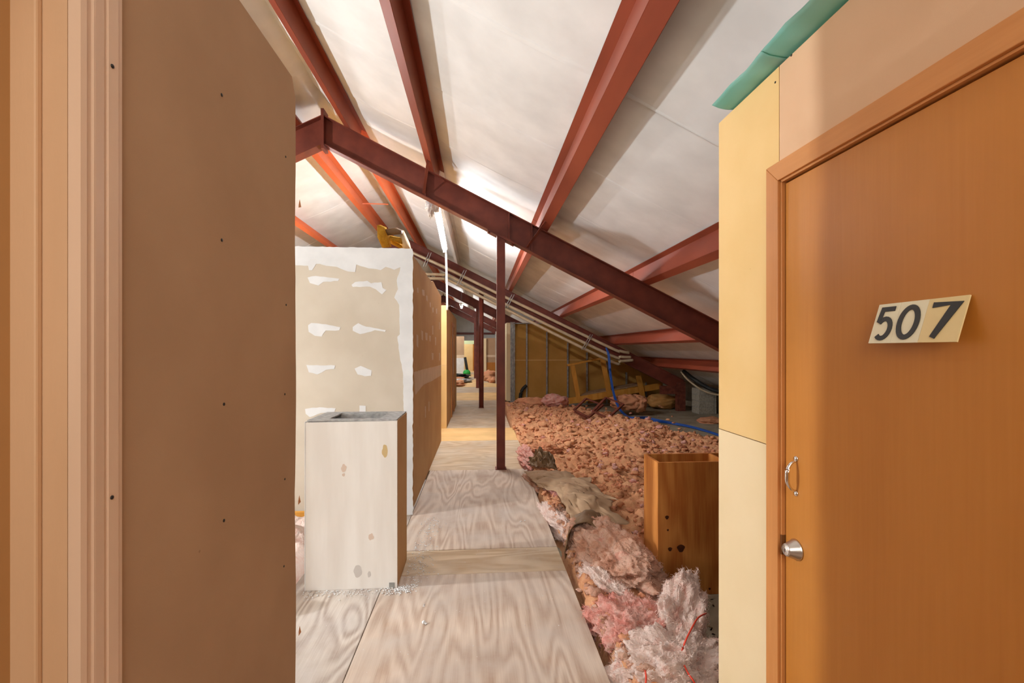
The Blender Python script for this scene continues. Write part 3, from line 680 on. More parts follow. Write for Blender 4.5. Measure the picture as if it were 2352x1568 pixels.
# ---------------------------------------------------------------- far partitions
wf = thing('wall_end', (-.6, 33, 0), 'yellow end partition with an orange door beyond the walkway', 'wall', kind='structure')
boxo('yellow_sheet', onY(1064,800,33).x, onY(1086,800,33).x, 33, 33.1, 0, onY(1080,790,33).z, M['drywall_yellow'], wf)
boxo('orange_panel', onY(1086,800,33).x, onY(1100,800,33).x+.4, 32.96, 33.1, 0, onY(1080,791,33).z, M['door_wood'], wf)
boxo('green_header', onY(1064,800,33).x, onY(1100,800,33).x+.4, 33, 33.1, onY(1080,790,33).z, onY(1080,782,33).z, plain('pale_green_paint', srgb(196,206,160)), wf)
wg = thing('wall_plaster', (-1.5, 28, 0), 'grey and tan plaster panel standing past the walkway partition', 'wall', kind='structure')
gx0, gx1 = onY(1040,800,28).x, onY(1066,800,28).x
boxo('upper_panel', gx0, gx1, 28, 28.1, onY(1050,822,28).z, onY(1050,772,28).z, M['drywall_brown'], wg); boxo('lower_panel', gx0, gx1, 27.98, 28.1, 0, onY(1050,822,28).z, M['mud'], wg)
boxo('joint_band', gx0, gx1, 27.99, 28.0, onY(1050,822,28).z, onY(1050,815,28).z, M['mud_thin'], wg)
wh = thing('wall_alcove', (1.0, 24, 0), 'brown drywall panel with orange wainscot past the pipe column', 'wall', kind='structure')
hx0, hx1 = onY(1117,800,23.5).x, onY(1150,800,23.5).x
boxo('upper_panel', hx0, hx1, 23.5, 23.6, onY(1120,832,23.5).z, onY(1120,776,23.5).z, M['drywall_brown'], wh); boxo('orange_panel', hx0, hx1, 23.48, 23.6, 0, onY(1120,832,23.5).z, M['door_wood'], wh)
boxo('joint_band', hx0, hx1, 23.485, 23.5, onY(1120,820,23.5).z, onY(1120,815,23.5).z, M['mud_thin'], wh)
boxo('side_post', onY(1110.5,800,23.4).x, onY(1117,800,23.4).x, 23.4, 23.6, 0, onY(1113,777,23.4).z, M['drywall_cream'], wh)
tag(boxo('trim_1', onY(1138,800,20.4).x, onY(1144,800,20.4).x, 20.4, 20.5, 0, onY(1140,761,20.4).z, M['white_pvc']), 'white door jamb post beside the square column', 'trim', kind='structure')

# ================================================================== OBJECTS
# white drywall duct chase
cb = thing('duct_chase_box', (-.82, 3.15, 0), 'tall open-topped white board box in front of the plastered room corner', 'box')
bx0, bx1, by0, by1, bz = -1.10, -.527, 2.952, 3.345, 1.065
th = .016
prism('front_board', [(bx0, by0, .001), (bx1, by0, .001), (bx1, by0, bz), (bx0, by0, bz-.004)], (0, th, 0), M['white_wood'], cb)
boxo('side_board', bx1-th, bx1-.001, by0+th+.001, by1, .001, bz, M['drywall_tan'], cb)
boxo('side_board', bx0, bx0+th, by0+th+.001, by1, .001, bz, M['mud'], cb)
boxo('back_board', bx0+th+.001, bx1-th-.001, by1-th, by1, .001, bz, M['mud'], cb)
rim = bmesh.new()
for a in ((bx0+.01, bx1-.004, by0+.01, by0+.07), (bx0+.01, bx1-.004, by1-.06, by1-.001), (bx0+.01, bx0+.13, by0+.07, by1-.06), (bx1-.12, bx1-.004, by0+.07, by1-.06)): box(rim, a[0], a[1], a[2], a[3], bz+.0005, bz+.010)
finish('top_rim', rim, M['gypsum'], cb)
boxo('inner_liner', bx0+.13, bx1-.12, by1-.075, by1-.06, .3, bz+.004, M['gypsum'], cb)
boxo('corner_bead', bx0-.001, bx0+.004, by0-.002, by0+.02, 0.0, bz, M['mud'], cb)
boxo('metal_foot', bx1-.05, bx1-.015, by0-.004, by0, .0, .035, M['galv'], cb)
def blot(px, py, rx, ry, mat, seed):
    c = onY(px, py, by0-.0004); pts = []
    for k in range(24):
        a = 2*math.pi*k/24; r = 1+.35*mnoise.noise(Vector((math.cos(a)*1.3, math.sin(a)*1.3, seed)))
        pts.append((c.x+rx*r*math.cos(a), c.y, c.z+ry*r*math.sin(a)))
    raw('stain', pts, [tuple(range(24))], mat, cb)
blot(884, 1035, .018, .042, M['stain_tan'], 1.1); blot(790, 1075, .016, .024, M['stain_brown'], 2.2); blot(789, 1090, .01, .01, M['stain_brown'], 3.2)
blot(852, 1233, .016, .022, M['stain_brown'], 4.1); blot(823, 1312, .028, .036, M['stain_grey'], 5.7); blot(848, 1318, .011, .018, M['stain_grey'], 6.3)

# orange plywood chase
wb = thing('plywood_chase_box', (1.5, 3.1, SLAB), 'open-topped orange plywood box standing among the pink insulation', 'box')
ax0, ax1, ay0, ay1, az = 1.188, 1.80, 2.966, 3.225, .765
t2 = .018
boxo('front_board', ax0, ax1, ay0, ay0+t2, SLAB+.001, az, M['ply_box'], wb, bevel=.001)
boxo('side_board', ax0, ax0+t2, ay0+t2, ay1, SLAB+.001, az, M['ply_box'], wb, bevel=.001)
boxo('side_board', ax1-t2-.12, ax1-.12, ay0+t2, ay1, SLAB+.001, az, M['ply_box'], wb, bevel=.001)
boxo('back_board', ax0+t2, ax1, ay1-t2, ay1, SLAB+.001, az, M['ply_box'], wb, bevel=.001)
def knot(px, py, r):
    c = onY(px, py, ay0-.0005); pts = [(c.x+r*math.cos(a)*(1+.2*math.sin(3*a)), c.y, c.z+r*math.sin(a)) for a in [2*math.pi*k/16 for k in range(16)]]
    raw('knot', pts, [tuple(range(16))], M['knot'], wb)
M['knot'] = noisy('dark_knot', srgb(58,26,10), srgb(86,42,16), 40, .6)
for k in ((1532,1188,.013),(1534,1217,.007),(1539,1261,.014),(1564,1259,.026),(1630,1352,.008)): knot(*k)

# fluorescent strip lights: the first pair hang in view, the rest are added fills
def strip_light(p, q, label, dim=False):
    p, q = Vector(p), Vector(q)
    t = thing('strip_light', tuple((p+q)/2), label, 'light', 'fluorescent strip lights')
    up = Vector((0,0,.055))
    baro('housing', p+up, q+up, .10, .05, M['white_pvc'], t, bevel=.006)
    d = (q-p).normalized()
    tubeo('lamp_tube', [p+d*.05, q-d*.05], .024, M['tube_dim' if dim else 'tube'], t, 12)
    for e in (p+d*.03, q-d*.03): boxo('lamp_holder', e.x-.03, e.x+.03, e.y-.02, e.y+.02, e.z-.03, e.z+.035, M['white_pvc'], t)
    for k in (.12, .88):
        c = p.lerp(q, k); zr = zraft(c.x)+.15
        tubeo('hanger_wire', [c+Vector((0,0,.08)), Vector((c.x+.03, c.y, zr-.0))], .003, M['galv'], t, 6)
    return t
a, b_ = onY(1003,480,6.3), onY(1022,577,8.74)
strip_light(a, b_, 'lit fluorescent strip light hanging just past the square column frame')
strip_light((-.61, 14.7, 2.95), (-.61, 15.4, 2.94), 'short lit strip light hanging past the pipe column')
strip_light((-2.2, 19.4, 3.3), (-2.2, 21.8, 3.3), 'unseen strip light added to brighten the walkway above the far black tarp')  # added out of view to light the far corridor
strip_light((-1.9, 30.7, 2.9), (-1.9, 32.4, 2.9), 'unseen strip light added to brighten the yellow end partition')  # added out of view because the end partition came out dark
strip_light((-2.2, 25.4, 3.3), (-2.2, 27.8, 3.3), 'unseen fill strip light added above the grey and tan plaster panel')  # extra hidden strip, added to light the far corridor further along
strip_light((-3.95, 6.9, 3.2), (-3.95, 9.3, 3.2), 'unseen strip light added to brighten the roof across the ridge over the plastered room')  # added out of view to whiten the roof slope left of the ridge
strip_light((-2.3, -1.2, 2.05), (-2.3, 1.2, 2.05), 'unseen dim strip light added as fill under the ridge behind the brown partition', dim=True)  # added unseen fill for the white box, plastered front and near roof
tag(tubeo('drop_conduit', smooth_path([onY(1024,579,8.76), onY(1025,600,8.78), onY(1027,690,8.8), onY(1027,712,8.83)], 4), .02, M['white_pvc']), 'white conduit dropping from the strip light to the golden partition', 'conduit')
# side bulb on a cord, on the far side of the ridge (source of the cool side light)
sb = thing('hanging_bulb', (SIDE_POS[0], SIDE_POS[1], SIDE_POS[2]), 'bare lamp bulb hanging on a cord on the far side of the ridge', 'light')
lathe('lamp_socket', [(.018, .09), (.022, .10), (.022, .16), (.008, .17)], SIDE_POS, (0,0,1), M['black'], sb, 14)
tubeo('cord', [(SIDE_POS[0], SIDE_POS[1], SIDE_POS[2]+.16), (SIDE_POS[0], SIDE_POS[1], zraft(SIDE_POS[0])+.1)], .004, M['black'], sb, 6)

# crumpled facing scrap  at the lamp's near end
def blob_mesh(c, r, rot, amp, freq, seed, nu=48, nv=28, flat=None, pw=1.0):
    u = np.linspace(0, 2*np.pi, nu); v = np.linspace(-np.pi/2, np.pi/2, nv); U, V = np.meshgrid(u, v, indexing='ij')
    x, y, z = np.cos(U)*np.sign(np.cos(V))*np.abs(np.cos(V))**pw, np.sin(U)*np.abs(np.cos(V))**pw, np.sin(V)
    d = 1+amp*fbm(x*freq+seed, y*freq, z*freq, 6, int(seed), .58)
    d = np.where(np.abs(V) > 1.5707, 1+amp*.1, d); d[-1, :] = d[0, :]
    P = np.stack([x*d*r[0], y*d*r[1], z*d*r[2]], -1)
    Rm = np.array(rot.to_matrix()) if hasattr(rot, 'to_matrix') else np.eye(3)
    return P @ Rm.T+np.array(c)
from mathutils import Euler
def blob(name, c, r, rz, mat, seed, amp=.3, freq=2.2, parent=None, res=1.0, ry=0.0, floor_z=None, pw=.75):
    P = blob_mesh(c, r, Euler((0, ry, rz)), amp, freq, seed, int(64*res), int(40*res), pw=pw)
    if floor_z is not None: P[..., 2] = np.maximum(P[..., 2], floor_z)
    return grid_mesh(name, P, mat, parent), P
def flakes(name, P, mat, parent, n, seed, ln=(.012,.035), wd=(.002,.006), zmin=None, lift=.22):
    rs = np.random.RandomState(seed); nu, nv = P.shape[:2]
    A = P[1:-1, 1:-1]; du = (P[2:, 1:-1]-P[:-2, 1:-1]); dv = (P[1:-1, 2:]-P[1:-1, :-2])
    nr = np.cross(du, dv); L = np.linalg.norm(nr, axis=-1)+1e-9
    w_ = (L/L.sum()).reshape(-1); idx = rs.choice(len(w_), n, p=w_)
    nr = (nr/L[..., None]).reshape(-1, 3)[idx]; ctr = P.reshape(-1, 3).mean(0)
    c = A.reshape(-1, 3)[idx]; out = np.sign(((c-ctr)*nr).sum(-1))[:, None]; nr = nr*np.where(out == 0, 1, out)
    tu = du.reshape(-1, 3)[idx]; tu /= np.linalg.norm(tu, axis=-1)[:, None]+1e-9
    tv = np.cross(nr, tu); a = rs.normal(0, .9, n)[:, None]
    t = tu*np.cos(a)+tv*np.sin(a)
    sidev = np.cross(nr, t)
    l = rs.uniform(*ln, n)[:, None]; wv = rs.uniform(*wd, n)[:, None]; lf = rs.uniform(.05, lift, n)[:, None]
    c = c+rs.normal(0, .006, (n, 3))
    p0 = c-nr*.004; p1 = c+t*l*.5+nr*l*lf*.8; p2 = c+t*l+nr*l*lf*rs.uniform(.3, 1.6, n)[:, None]
    vs_ = np.stack([p0-sidev*wv*.5, p0+sidev*wv*.5, p1-sidev*wv*.45, p1+sidev*wv*.45, p2-sidev*wv*.1, p2+sidev*wv*.1], 1)
    if zmin is not None: vs_[..., 2] = np.maximum(vs_[..., 2], zmin)
    b0 = np.arange(n)[:, None]*6
    fc = np.concatenate([b0+np.array([[0,1,3,2]]), b0+np.array([[2,3,5,4]])], 0)
    me = bpy.data.meshes.new(name); me.from_pydata(vs_.reshape(-1, 3).tolist(), [], fc.tolist()); me.update()
    o = link(name, me, mat, parent, True); o['kind'] = 'stuff'; return o
c = onY(1003, 487, 6.28)
wd_, P = blob('plastic_scrap', (c.x-.07, c.y-.06, c.z+.08), (.055,.04,.11), .3, M['facing'], 12, .7, 3.5, res=.5)
tag(wd_, 'crumpled white plastic scrap stuffed at the end of the strip light', 'scrap')

# conduits along the second frame
CY = 11.68
def cpath(pix, Y=CY): return [onY(x, y, Y) for x, y in pix]
for k, (pix, lab) in enumerate((
    ([(930,571),(960,586),(1030,618),(1150,677),(1395,795),(1425,806),(1446,810)], 'topmost of three tan conduits running down along the rafter'),
    ([(960,629),(1020,631),(1035,635),(1150,693),(1395,812),(1425,819),(1450,820)], 'middle of three tan conduits running down along the rafter'),
    ([(960,639),(1018,640),(1034,645),(1150,704),(1395,826),(1425,829),(1455,827)], 'lowest of three tan conduits running down along the rafter'))):
    P = cpath(pix); P[-1].y += .05
    tag(tubeo('conduit', smooth_path(P, 6), .038, M['conduit'], None, 10), lab, 'conduit', 'tan conduits')
SL = ('above the doorway partition', 'just behind the square column', 'above the lumber frame', 'next to the plastered room corner')
for k, (p, q) in enumerate((((1066,620),(1048,657)), ((1176,676),(1160,706)), ((1356,768),(1336,803)), ((985,580),(972,612)))):
    o = thing('conduit_strap', tuple(onY(*p, CY-.06)), 'thin strut strap clamping the tan conduits, '+SL[k], 'strap', 'conduit straps')
    for dx in (0, .06):
        d = Vector((dx, 0, 0)); baro('strap_rail', onY(*p, CY-.06)+d, onY(*q, CY-.06)+d, .016, .016, M['galv'], o)

# loose wool over the slab
def field_height(X, Y, seed=3):
    b = .02+.05*fbm(X*.9, Y*.9, None, 2, seed)+.05*fbm(X*3.1, Y*3.1, None, 3, seed+9)
    lump = np.abs(fbm(X*7.5, Y*7.5, None, 3, seed+20))
    fine = fbm(X*20, Y*20, None, 3, seed+40)
    return b+.045*(lump-.3)+.024*fine
def edge_far(X): return np.interp(X, [.6, 2.4, 3.1, 4.0, 5.2], [12.75, 12.5, 10.2, 7.9, 5.6])
def field(x0, x1, y0, y1, step, name, mat, maskfn, seed):
    xs = np.arange(x0, x1, step); ys = np.arange(y0, y1, step*1.25); X, Y = np.meshgrid(xs, ys, indexing='ij')
    Z = field_height(X, Y, seed); m = maskfn(X, Y); Z = SLAB-.02+(Z-SLAB+.02)*m
    P = np.stack([X+.012*fbm(X*14, Y*14, None, 2, 91), Y+.012*fbm(X*14, Y*14, None, 2, 92), Z], -1)
    o = grid_mesh(name, P, mat); return o, P, m
def mask_main(X, Y):
    d1_ = (X-.625-.03*fbm(Y*2.2, Y*0, None, 3, 5))/.05; d2_ = (edge_far(X)+.25*fbm(X*2.5, X*0+.5, None, 3, 6)-Y)/.3; d3_ = (Y-1.75)/.1
    inb = np.maximum(np.maximum(ax0-.02-X, X-ax1-.02), np.maximum(ay0-.22-Y, Y-ay1-.02))/.06
    front = np.maximum(1.12-X, Y-2.98)/.1; front = np.maximum(front, (Y-3.6)/.1)
    return np.clip(np.minimum.reduce([d1_, d2_, d3_, inb, front]), 0, 1)
lf, Pf, mf = field(.6, 5.3, 1.75, 13.1, .026, 'loose_insulation', M['pink_field'], mask_main, 3)
tag(lf, 'loose salmon pink fibreglass insulation strewn over the slab beside the walkway', 'insulation', kind='stuff')
# torn clumps on the field
def clumps(name, n, seed, area, rad, mat, parent, hfun):
    rs = np.random.RandomState(seed); V, Fc = [], []; base = 0
    nu, nv = 10, 7; u = np.linspace(0, 2*np.pi, nu, endpoint=False); v = np.linspace(-np.pi/2, np.pi/2, nv)
    U, W = np.meshgrid(u, v, indexing='ij'); sx, sy, sz = np.cos(U)*np.cos(W), np.sin(U)*np.cos(W), np.sin(W)
    idx = np.arange(nu*nv).reshape(nu, nv); q = np.stack([idx[:, :-1], np.roll(idx, -1, 0)[:, :-1], np.roll(idx, -1, 0)[:, 1:], idx[:, 1:]], -1).reshape(-1, 4)
    k = 0
    while k < n:
        x, y = rs.uniform(area[0], area[1]), area[2]+(area[3]-area[2])*rs.uniform()**1.2
        if mask_main(np.array([x]), np.array([y]))[0] < .9 or x > .62*y: 
            if rs.uniform() < .97: continue
        z = hfun(np.array([x]), np.array([y]))[0]; r = rs.uniform(*rad)*(1+.04*y)
        s3 = rs.uniform(.6, 1.5, 3); s3[2] *= .6; rz = rs.uniform(0, 6.28)
        d = 1+.55*fbm(sx*2.2+k, sy*2.2, sz*2.2, 2, k%50)
        px, py, pz = sx*d*s3[0]*r, sy*d*s3[1]*r, sz*d*s3[2]*r
        V.append(np.stack([x+px*np.cos(rz)-py*np.sin(rz), y+px*np.sin(rz)+py*np.cos(rz), z+r*.15+pz], -1).reshape(-1, 3)); Fc.append(q+base); base += nu*nv; k += 1
    me = bpy.data.meshes.new(name); me.from_pydata(np.concatenate(V).tolist(), [], np.concatenate(Fc).tolist()); me.update()
    o = link(name, me, mat, parent, True); o['kind'] = 'stuff'; return o
clumps('wool_clumps', 2600, 4, (.64, 4.8, 1.9, 12.6), (.010, .028), M['pink_clump'], lf, lambda x, y: field_height(x, y, 3))
clumps('wool_clumps', 60, 8, (.70, 2.6, 4.5, 12.6), (.035, .06), M['pink_field'], lf, lambda x, y: field_height(x, y, 3))
clumps('wool_clumps', 120, 9, (.66, 3.6, 2.0, 12.6), (.015, .04), M['wool_pink'], lf, lambda x, y: field_height(x, y, 3))
clumps('wool_debris', 260, 14, (.62, .80, 1.9, 4.2), (.012, .03), M['wool_brown'], lf, lambda x, y: field_height(x, y, 3)-.02)
flakes('wool_tufts', Pf[:200, :260][mf[:200, :260].min(1) > -1], M['pink_clump'], lf, 9000, 5, (.015,.045), (.006,.016), SLAB)

# batts and kraft paper sheets beside the walkway
def batt(name, c, r, rz, mat, seed, label, cat='insulation batt', amp=.3, n=1400, fl=None, ry=0.0, freq=2.4, flake_mat=None, res=2.4):
    t = thing(name, (c[0], c[1], SLAB), label, cat)
    o, P = blob('wool_body', c, r, rz, mat, seed, amp, freq, t, res, ry)
    if n: flakes('wool_tufts', P, flake_mat or mat, t, int(n*3.5), int(seed)+1, *(fl or ((.010,.026), (.0012,.0035))))
    return t
batt('insulation_roll', (1.08, 2.40, .0), (.32, .12, .15), 1.0, M['wool_white'], 21, 'fluffy white rolled insulation batt end standing by the plywood box, tied with red wire', n=4200, ry=-.45, amp=.28)
batt('insulation_batt', (.93, 2.13, -.03), (.31, .25, .14), .5, M['wool_white'], 23, 'fluffy white and pink batt lying under the red wire', n=3600)
batt('insulation_batt', (.83, 2.47, -.02), (.20, .24, .12), .3, M['wool_pink'], 25, 'bright pink torn batt wedged against the white roll', n=2600)
batt('insulation_batt', (.80, 2.78, .02), (.075, .28, .07), .35, M['wool_white'], 27, 'twisted white wool strand draped over the brown batt', n=2000, amp=.35)
batt('insulation_batt', (.95, 3.08, .02), (.24, .40, .17), .25, M['wool_brown'], 29, 'big dusty brown pink batt against the left side of the plywood box', n=2400, amp=.25)
batt('insulation_batt', (.90, 3.52, .02), (.22, .26, .16), .2, M['wool_brown'], 31, 'dusty batt rolled in dark kraft paper beside the walkway edge', n=1400, amp=.22)
batt('insulation_batt', (.70, 4.02, -.02), (.10, .40, .09), .22, M['wool_white'], 33, 'long white wool strip lying along the walkway edge', n=2200, amp=.25)
batt('insulation_batt', (.83, 4.62, .05), (.10, .22, .07), .45, M['wool_pink'], 35, 'bright pink wool tuft on the grey kraft sheet', n=1000, amp=.3)
batt('insulation_batt', (.66, 5.05, -.03), (.09, .42, .08), .25, M['wool_brown'], 37, 'thin dusty batt between the walkway and the grey kraft sheet', n=900, amp=.3)
batt('insulation_batt', (.66, 6.3, .0), (.13, .62, .10), .06, M['wool_pink'], 39, 'ragged pink batt edging the walkway beside the square column', n=1200, amp=.35)
batt('insulation_batt', (.95, 6.65, .04), (.24, .22, .10), .2, M['pink_clump'], 41, 'tan wool batt behind the dark kraft bag', n=500, amp=.25)
def paper(name, quad, mat, label, arch=.05, wr=.02, seed=1, nu=44, nv=44, wob=.03, th=.004, parent=None, part=False):
    q = [Vector(p) for p in quad]
    u = np.linspace(0, 1, nu); v = np.linspace(0, 1, nv); U, V = np.meshgrid(u, v, indexing='ij')
    Q = [np.array(p) for p in q]
    P = (1-U)[..., None]*((1-V)[..., None]*Q[0]+V[..., None]*Q[3])+U[..., None]*((1-V)[..., None]*Q[1]+V[..., None]*Q[2])
    ed = np.clip(np.minimum.reduce([U, 1-U, V, 1-V])*6, 0, 1)
    P[..., 0] += wob*fbm(U*5, V*5, None, 3, seed+2); P[..., 1] += wob*fbm(U*5, V*5, None, 3, seed+3)
    rid = np.abs(fbm(U*2.2+V*1.1, V*4.5, None, 4, seed))
    P[..., 2] += arch*np.sin(np.pi*U)*np.sin(np.pi*V)+wr*(rid*2-1)*(.4+.6*ed)
    o = grid_mesh(name, P, mat, parent); m_ = o.modifiers.new('solid', 'SOLIDIFY'); m_.thickness = th
    return o if part else tag(o, label, 'paper sheet')
paper('kraft_sheet', [onZ(1205,1082,.10), onZ(1300,1082,.12), onZ(1420,1150,.16), onZ(1232,1118,.08)], M['kraft'], 'upper crumpled grey kraft paper sheet on the pink wool', .06, .02, 5)
paper('kraft_sheet', [onZ(1240,1104,.10), onZ(1350,1098,.14), onZ(1436,1198,.12), onZ(1322,1200,.10)], M['kraft'], 'broad grey brown kraft paper facing spread over the batts', .08, .022, 9, wob=.05)
paper('kraft_bag', [onZ(1212,1066,.08), onZ(1226,1040,.20), onZ(1262,1042,.22), onZ(1282,1078,.08)], M['kraft_dark'], 'dark folded kraft paper bag at the upper end of the batts', .08, .05, 14, wob=.03)
# curled kraft facing on the rolled batt
u = np.linspace(-.35, math.pi*.72, 30); v = np.linspace(0, 1, 18); U, V = np.meshgrid(u, v, indexing='ij')
P = np.stack([.80-.155*np.cos(U)*(1+.1*V)+.30*V*.35, 3.42+.30*V+0*U, .0+.20*np.sin(U)], -1); P[..., 2] += .015*fbm(U*2, V*5, None, 3, 4); P[..., 0] += .012*fbm(U*3, V*4, None, 3, 8)
o = grid_mesh('kraft_curl', P, M['kraft_dark']); mm = o.modifiers.new('solid', 'SOLIDIFY'); mm.thickness = .006
tag(o, 'dark curled kraft facing wrapped round the end of the rolled batt', 'paper sheet')
# red wires
for pix, lab, zz in ((((1622,1408,.10),(1604,1418,.15),(1590,1440,.16),(1575,1470,.13),(1566,1494,.08)), 'red wire looped over the white insulation roll', 0), (((1572,1528,.08),(1580,1545,.07),(1592,1562,.06),(1602,1580,.03)), 'red wire tail below the white insulation roll', 0), (((1482,1540,.06),(1484,1556,.06),(1482,1575,.05)), 'short red wire poking from the white and pink batt', 0)):
    P = [onZ(x, y, z+.03) for x, y, z in pix]; tag(tubeo('red_wire', smooth_path(P, 5), .004, M['red_wire'], None, 8), lab, 'wire')

# small insulation patch left of the white box
def mask_left(X, Y): return np.clip(np.minimum.reduce([(X+2.6)/.1, (-1.18-X)/.05, (Y-2.6)/.1, (4.1-Y)/.1]), 0, 1)
xs = np.arange(-2.6, -1.15, .03); ys = np.arange(2.6, 4.15, .03); X, Y = np.meshgrid(xs, ys, indexing='ij'); m_ = mask_left(X, Y)
P = np.stack([X, Y, -.03+(field_height(X, Y, 17)+.13)*m_], -1)
lo_ = grid_mesh('loose_wool', P, M['wool_white']); tag(lo_, 'loose white wool on the floor between the white box and brown partition', 'insulation', kind='stuff')
p = onZ(690, 1212, .0)
tag(boxo('wood_board', -2.4, -1.21, 4.135, 4.175, .001, .085, M['lumber']), 'orange board lying at the foot of the plastered room corner', 'board')

# yellow torn insulation above the plastered room
yw = thing('torn_insulation', tuple(onY(905, 560, 5.2)), 'torn yellow insulation scrap hanging above the plastered room', 'insulation')
Yq = 5.6
for i, (poly, mt) in enumerate(((((866,517),(880,523),(888,545),(892,568),(878,569),(867,545)), 'wool_yellow'), (((876,527),(905,524),(920,530),(918,538),(888,541),(880,535)), 'kraft_dark'), (((886,541),(920,548),(922,560),(905,556)), 'wool_yellow'), (((921,530),(935,560),(938,572),(926,572),(919,548)), 'drywall_cream'), (((888,541),(926,568),(920,571),(890,556)), 'wool_yellow'))):
    pts = [onY(x, y, Yq+.05*i) for x, y in poly]; c_ = sum(pts, Vector())/len(pts); bm = bmesh.new()
    fr = [bm.verts.new(p) for p in pts]; bk = [bm.verts.new(p+Vector((.02,.09,.03))) for p in pts]; cc = bm.verts.new(c_+Vector((0,-.04,0)))
    n = len(pts)
    for k in range(n): bm.faces.new([fr[k], fr[(k+1)%n], cc]); bm.faces.new([fr[k], bk[k], bk[(k+1)%n], fr[(k+1)%n]])
    bm.faces.new(bk[::-1]); o = finish('torn_piece', bm, M[mt], yw, True)

# wooden frame ramp by the studs
wf_ = thing('lumber_frame', tuple(onY(1400, 915, 12.75)), 'tilted frame of yellow lumber leaning before the metal studs', 'lumber frame')
LY = 12.75
def lum(name, a, b2, wa, wb, dy=0.0): return baro(name, onY(*a, LY+dy), onY(*b2, LY+dy), wb, wa, M['lumber'], wf_)
lum('top_rail', (1303,838.5), (1385,822), .05, .10)
lum('post', (1315,839), (1329,917), .12, .05, -.02); lum('post', (1384,824), (1400,910), .14, .05, -.02); lum('post', (1466,862), (1480,930), .14, .05, -.06)
lum('bottom_rail', (1299,922), (1517,886), .17, .05)
pb_ = [onY(1330,908,LY+.03), onY(1466,884,LY+.03), onY(1462,878,LY+.55), onY(1350,898,LY+.55)]
prism('platform_board', pb_, (0,0,-.02), M['kraft'], wf_)

# rusty metal frames on the wool
rf = None
for pts, lab in ((((1346,915),(1385,930),(1352,958),(1319,941)), 'rusty steel frame lying tilted on the wool, beside the tan pan'), (((1392,913),(1432,928),(1396,960),(1362,944)), 'rusty steel frame lying tilted on the wool, beside the blue cable')):
    P = [onY(pts[0][0], pts[0][1], 10.2), onY(pts[1][0], pts[1][1], 10.1), onY(pts[2][0], pts[2][1], 9.5), onY(pts[3][0], pts[3][1], 9.6)]
    t = thing('rusty_frame', tuple(P[2]), lab, 'metal frame', 'rusty frames')
    for i in range(4): baro('frame_bar', P[i], P[(i+1)%4], .05, .035, M['rust'], t)
tag(paper('metal_pan', [onY(1321,941,9.7), onY(1352,957,9.55), onY(1346,962,9.5), onY(1318,947,9.6)], M['rust'], '', .0, .004, 3, 8, 8, .0, .02), 'rust brown steel strip under the tilted frames', 'metal strip')

# blue cables
bc = thing('blue_cable_bundle', tuple(onZ(1452,958,SLAB)), 'bundle of blue data cables trailing from the rafter across the slab', 'cable')
for i in range(4):
    dx = i*1.3-2
    P = [onY(1392+dx*.4,798,11.55), onY(1398+dx,815,11.5), onY(1401+dx,850,11.4), onY(1406+dx*.8,885,11.2), onY(1413+dx,915,11.0), onY(1424+dx,940,10.6), onZ(1436+dx,952,.0)]
    P2 = [onZ(1452,958+i*1.0,.02), onZ(1480,957+i*2.2,-.02), onZ(1510,963+i*1.8,-.05), onZ(1545,970+i*1.2,-.10), onZ(1590,979+i*1.0,-.11), onZ(1650,997+i*.9,-.115), onZ(1720,1024+i*.6,-.115)]
    tubeo('cable_strand', smooth_path(P+P2, 5), .012, M['blue'], bc, 6)

# batts, bag, pier and pipes at the eave
def eave_batt(px, py, Y, r, mat, seed, lab):
    p = onY(px, py, Y); return batt('insulation_batt', (p.x, p.y, p.z), r, .1, mat, seed, lab, n=300, amp=.22, res=.7)
eave_batt(1435, 923, 11.3, (.38, .3, .20), M['pink_clump'], 51, 'pink batt under the lumber frame beside the blue cable')
eave_batt(1467, 925, 11.2, (.20, .25, .20), M['pink_clump'], 53, 'folded pink batt at the foot of the lumber post')
eave_batt(1275, 921, 11.8, (.34, .25, .17), M['wool_pink'], 57, 'rosy pink batt heaped in front of the metal studs')
eave_batt(1222, 924, 12.0, (.42, .3, .14), M['pink_clump'], 59, 'salmon wool heap beside the black corrugated hose')
eave_batt(1632, 968, 10.0, (.28, .25, .09), M['pink_clump'], 55, 'small pink batt on the slab in front of the concrete block pier')
p = onY(1522, 921, 12.4); bg_, P = blob('kraft_bag', (p.x, p.y, p.z), (.48,.3,.19), .0, M['kraft_tan'], 57, .14, 2.0, None, .8); tag(bg_, 'tan kraft wrapped batt lying under the low rafter', 'paper bag')
cp = thing('block_pier', tuple(onZ(1606, 950, SLAB)), 'concrete block pier standing by the eave column', 'pier')
bp = onZ(1606, 951, SLAB); hh = .163
for k in range(4):
    boxo('concrete_block', bp.x-.005, bp.x+.40, bp.y, bp.y+.40, SLAB+k*hh+.004, SLAB+(k+1)*hh-.004, M['cmu'], cp, bevel=.006)
    boxo('concrete_block', bp.x+.41, bp.x+.46, bp.y, bp.y+.40, SLAB+k*hh+.004, SLAB+(k+1)*hh-.004, M['cmu'], cp, bevel=.006)
    boxo('mortar_joint', bp.x+.004, bp.x+.45, bp.y+.008, bp.y+.39, SLAB+k*hh-.004, SLAB+k*hh+.006, M['gypsum'], cp)
tag(tubeo('eave_pipe', smooth_path([onY(1564,853,11.2), onY(1580,872,11.1), onY(1610,894,10.9), onY(1640,905,10.75), (6.0, 10.6, .42)], 6), .022, M['conduit']), 'thin tan pipe curving down in front of the concrete block pier', 'pipe')
tag(tubeo('black_hose', smooth_path([onY(1568,850,11.3), onY(1590,868,11.2), onY(1620,887,11.0), onY(1640,896,10.85), (5.98, 10.7, .48)], 6), .05, M['black']), 'thick black hose sagging above the thin tan pipe', 'hose')

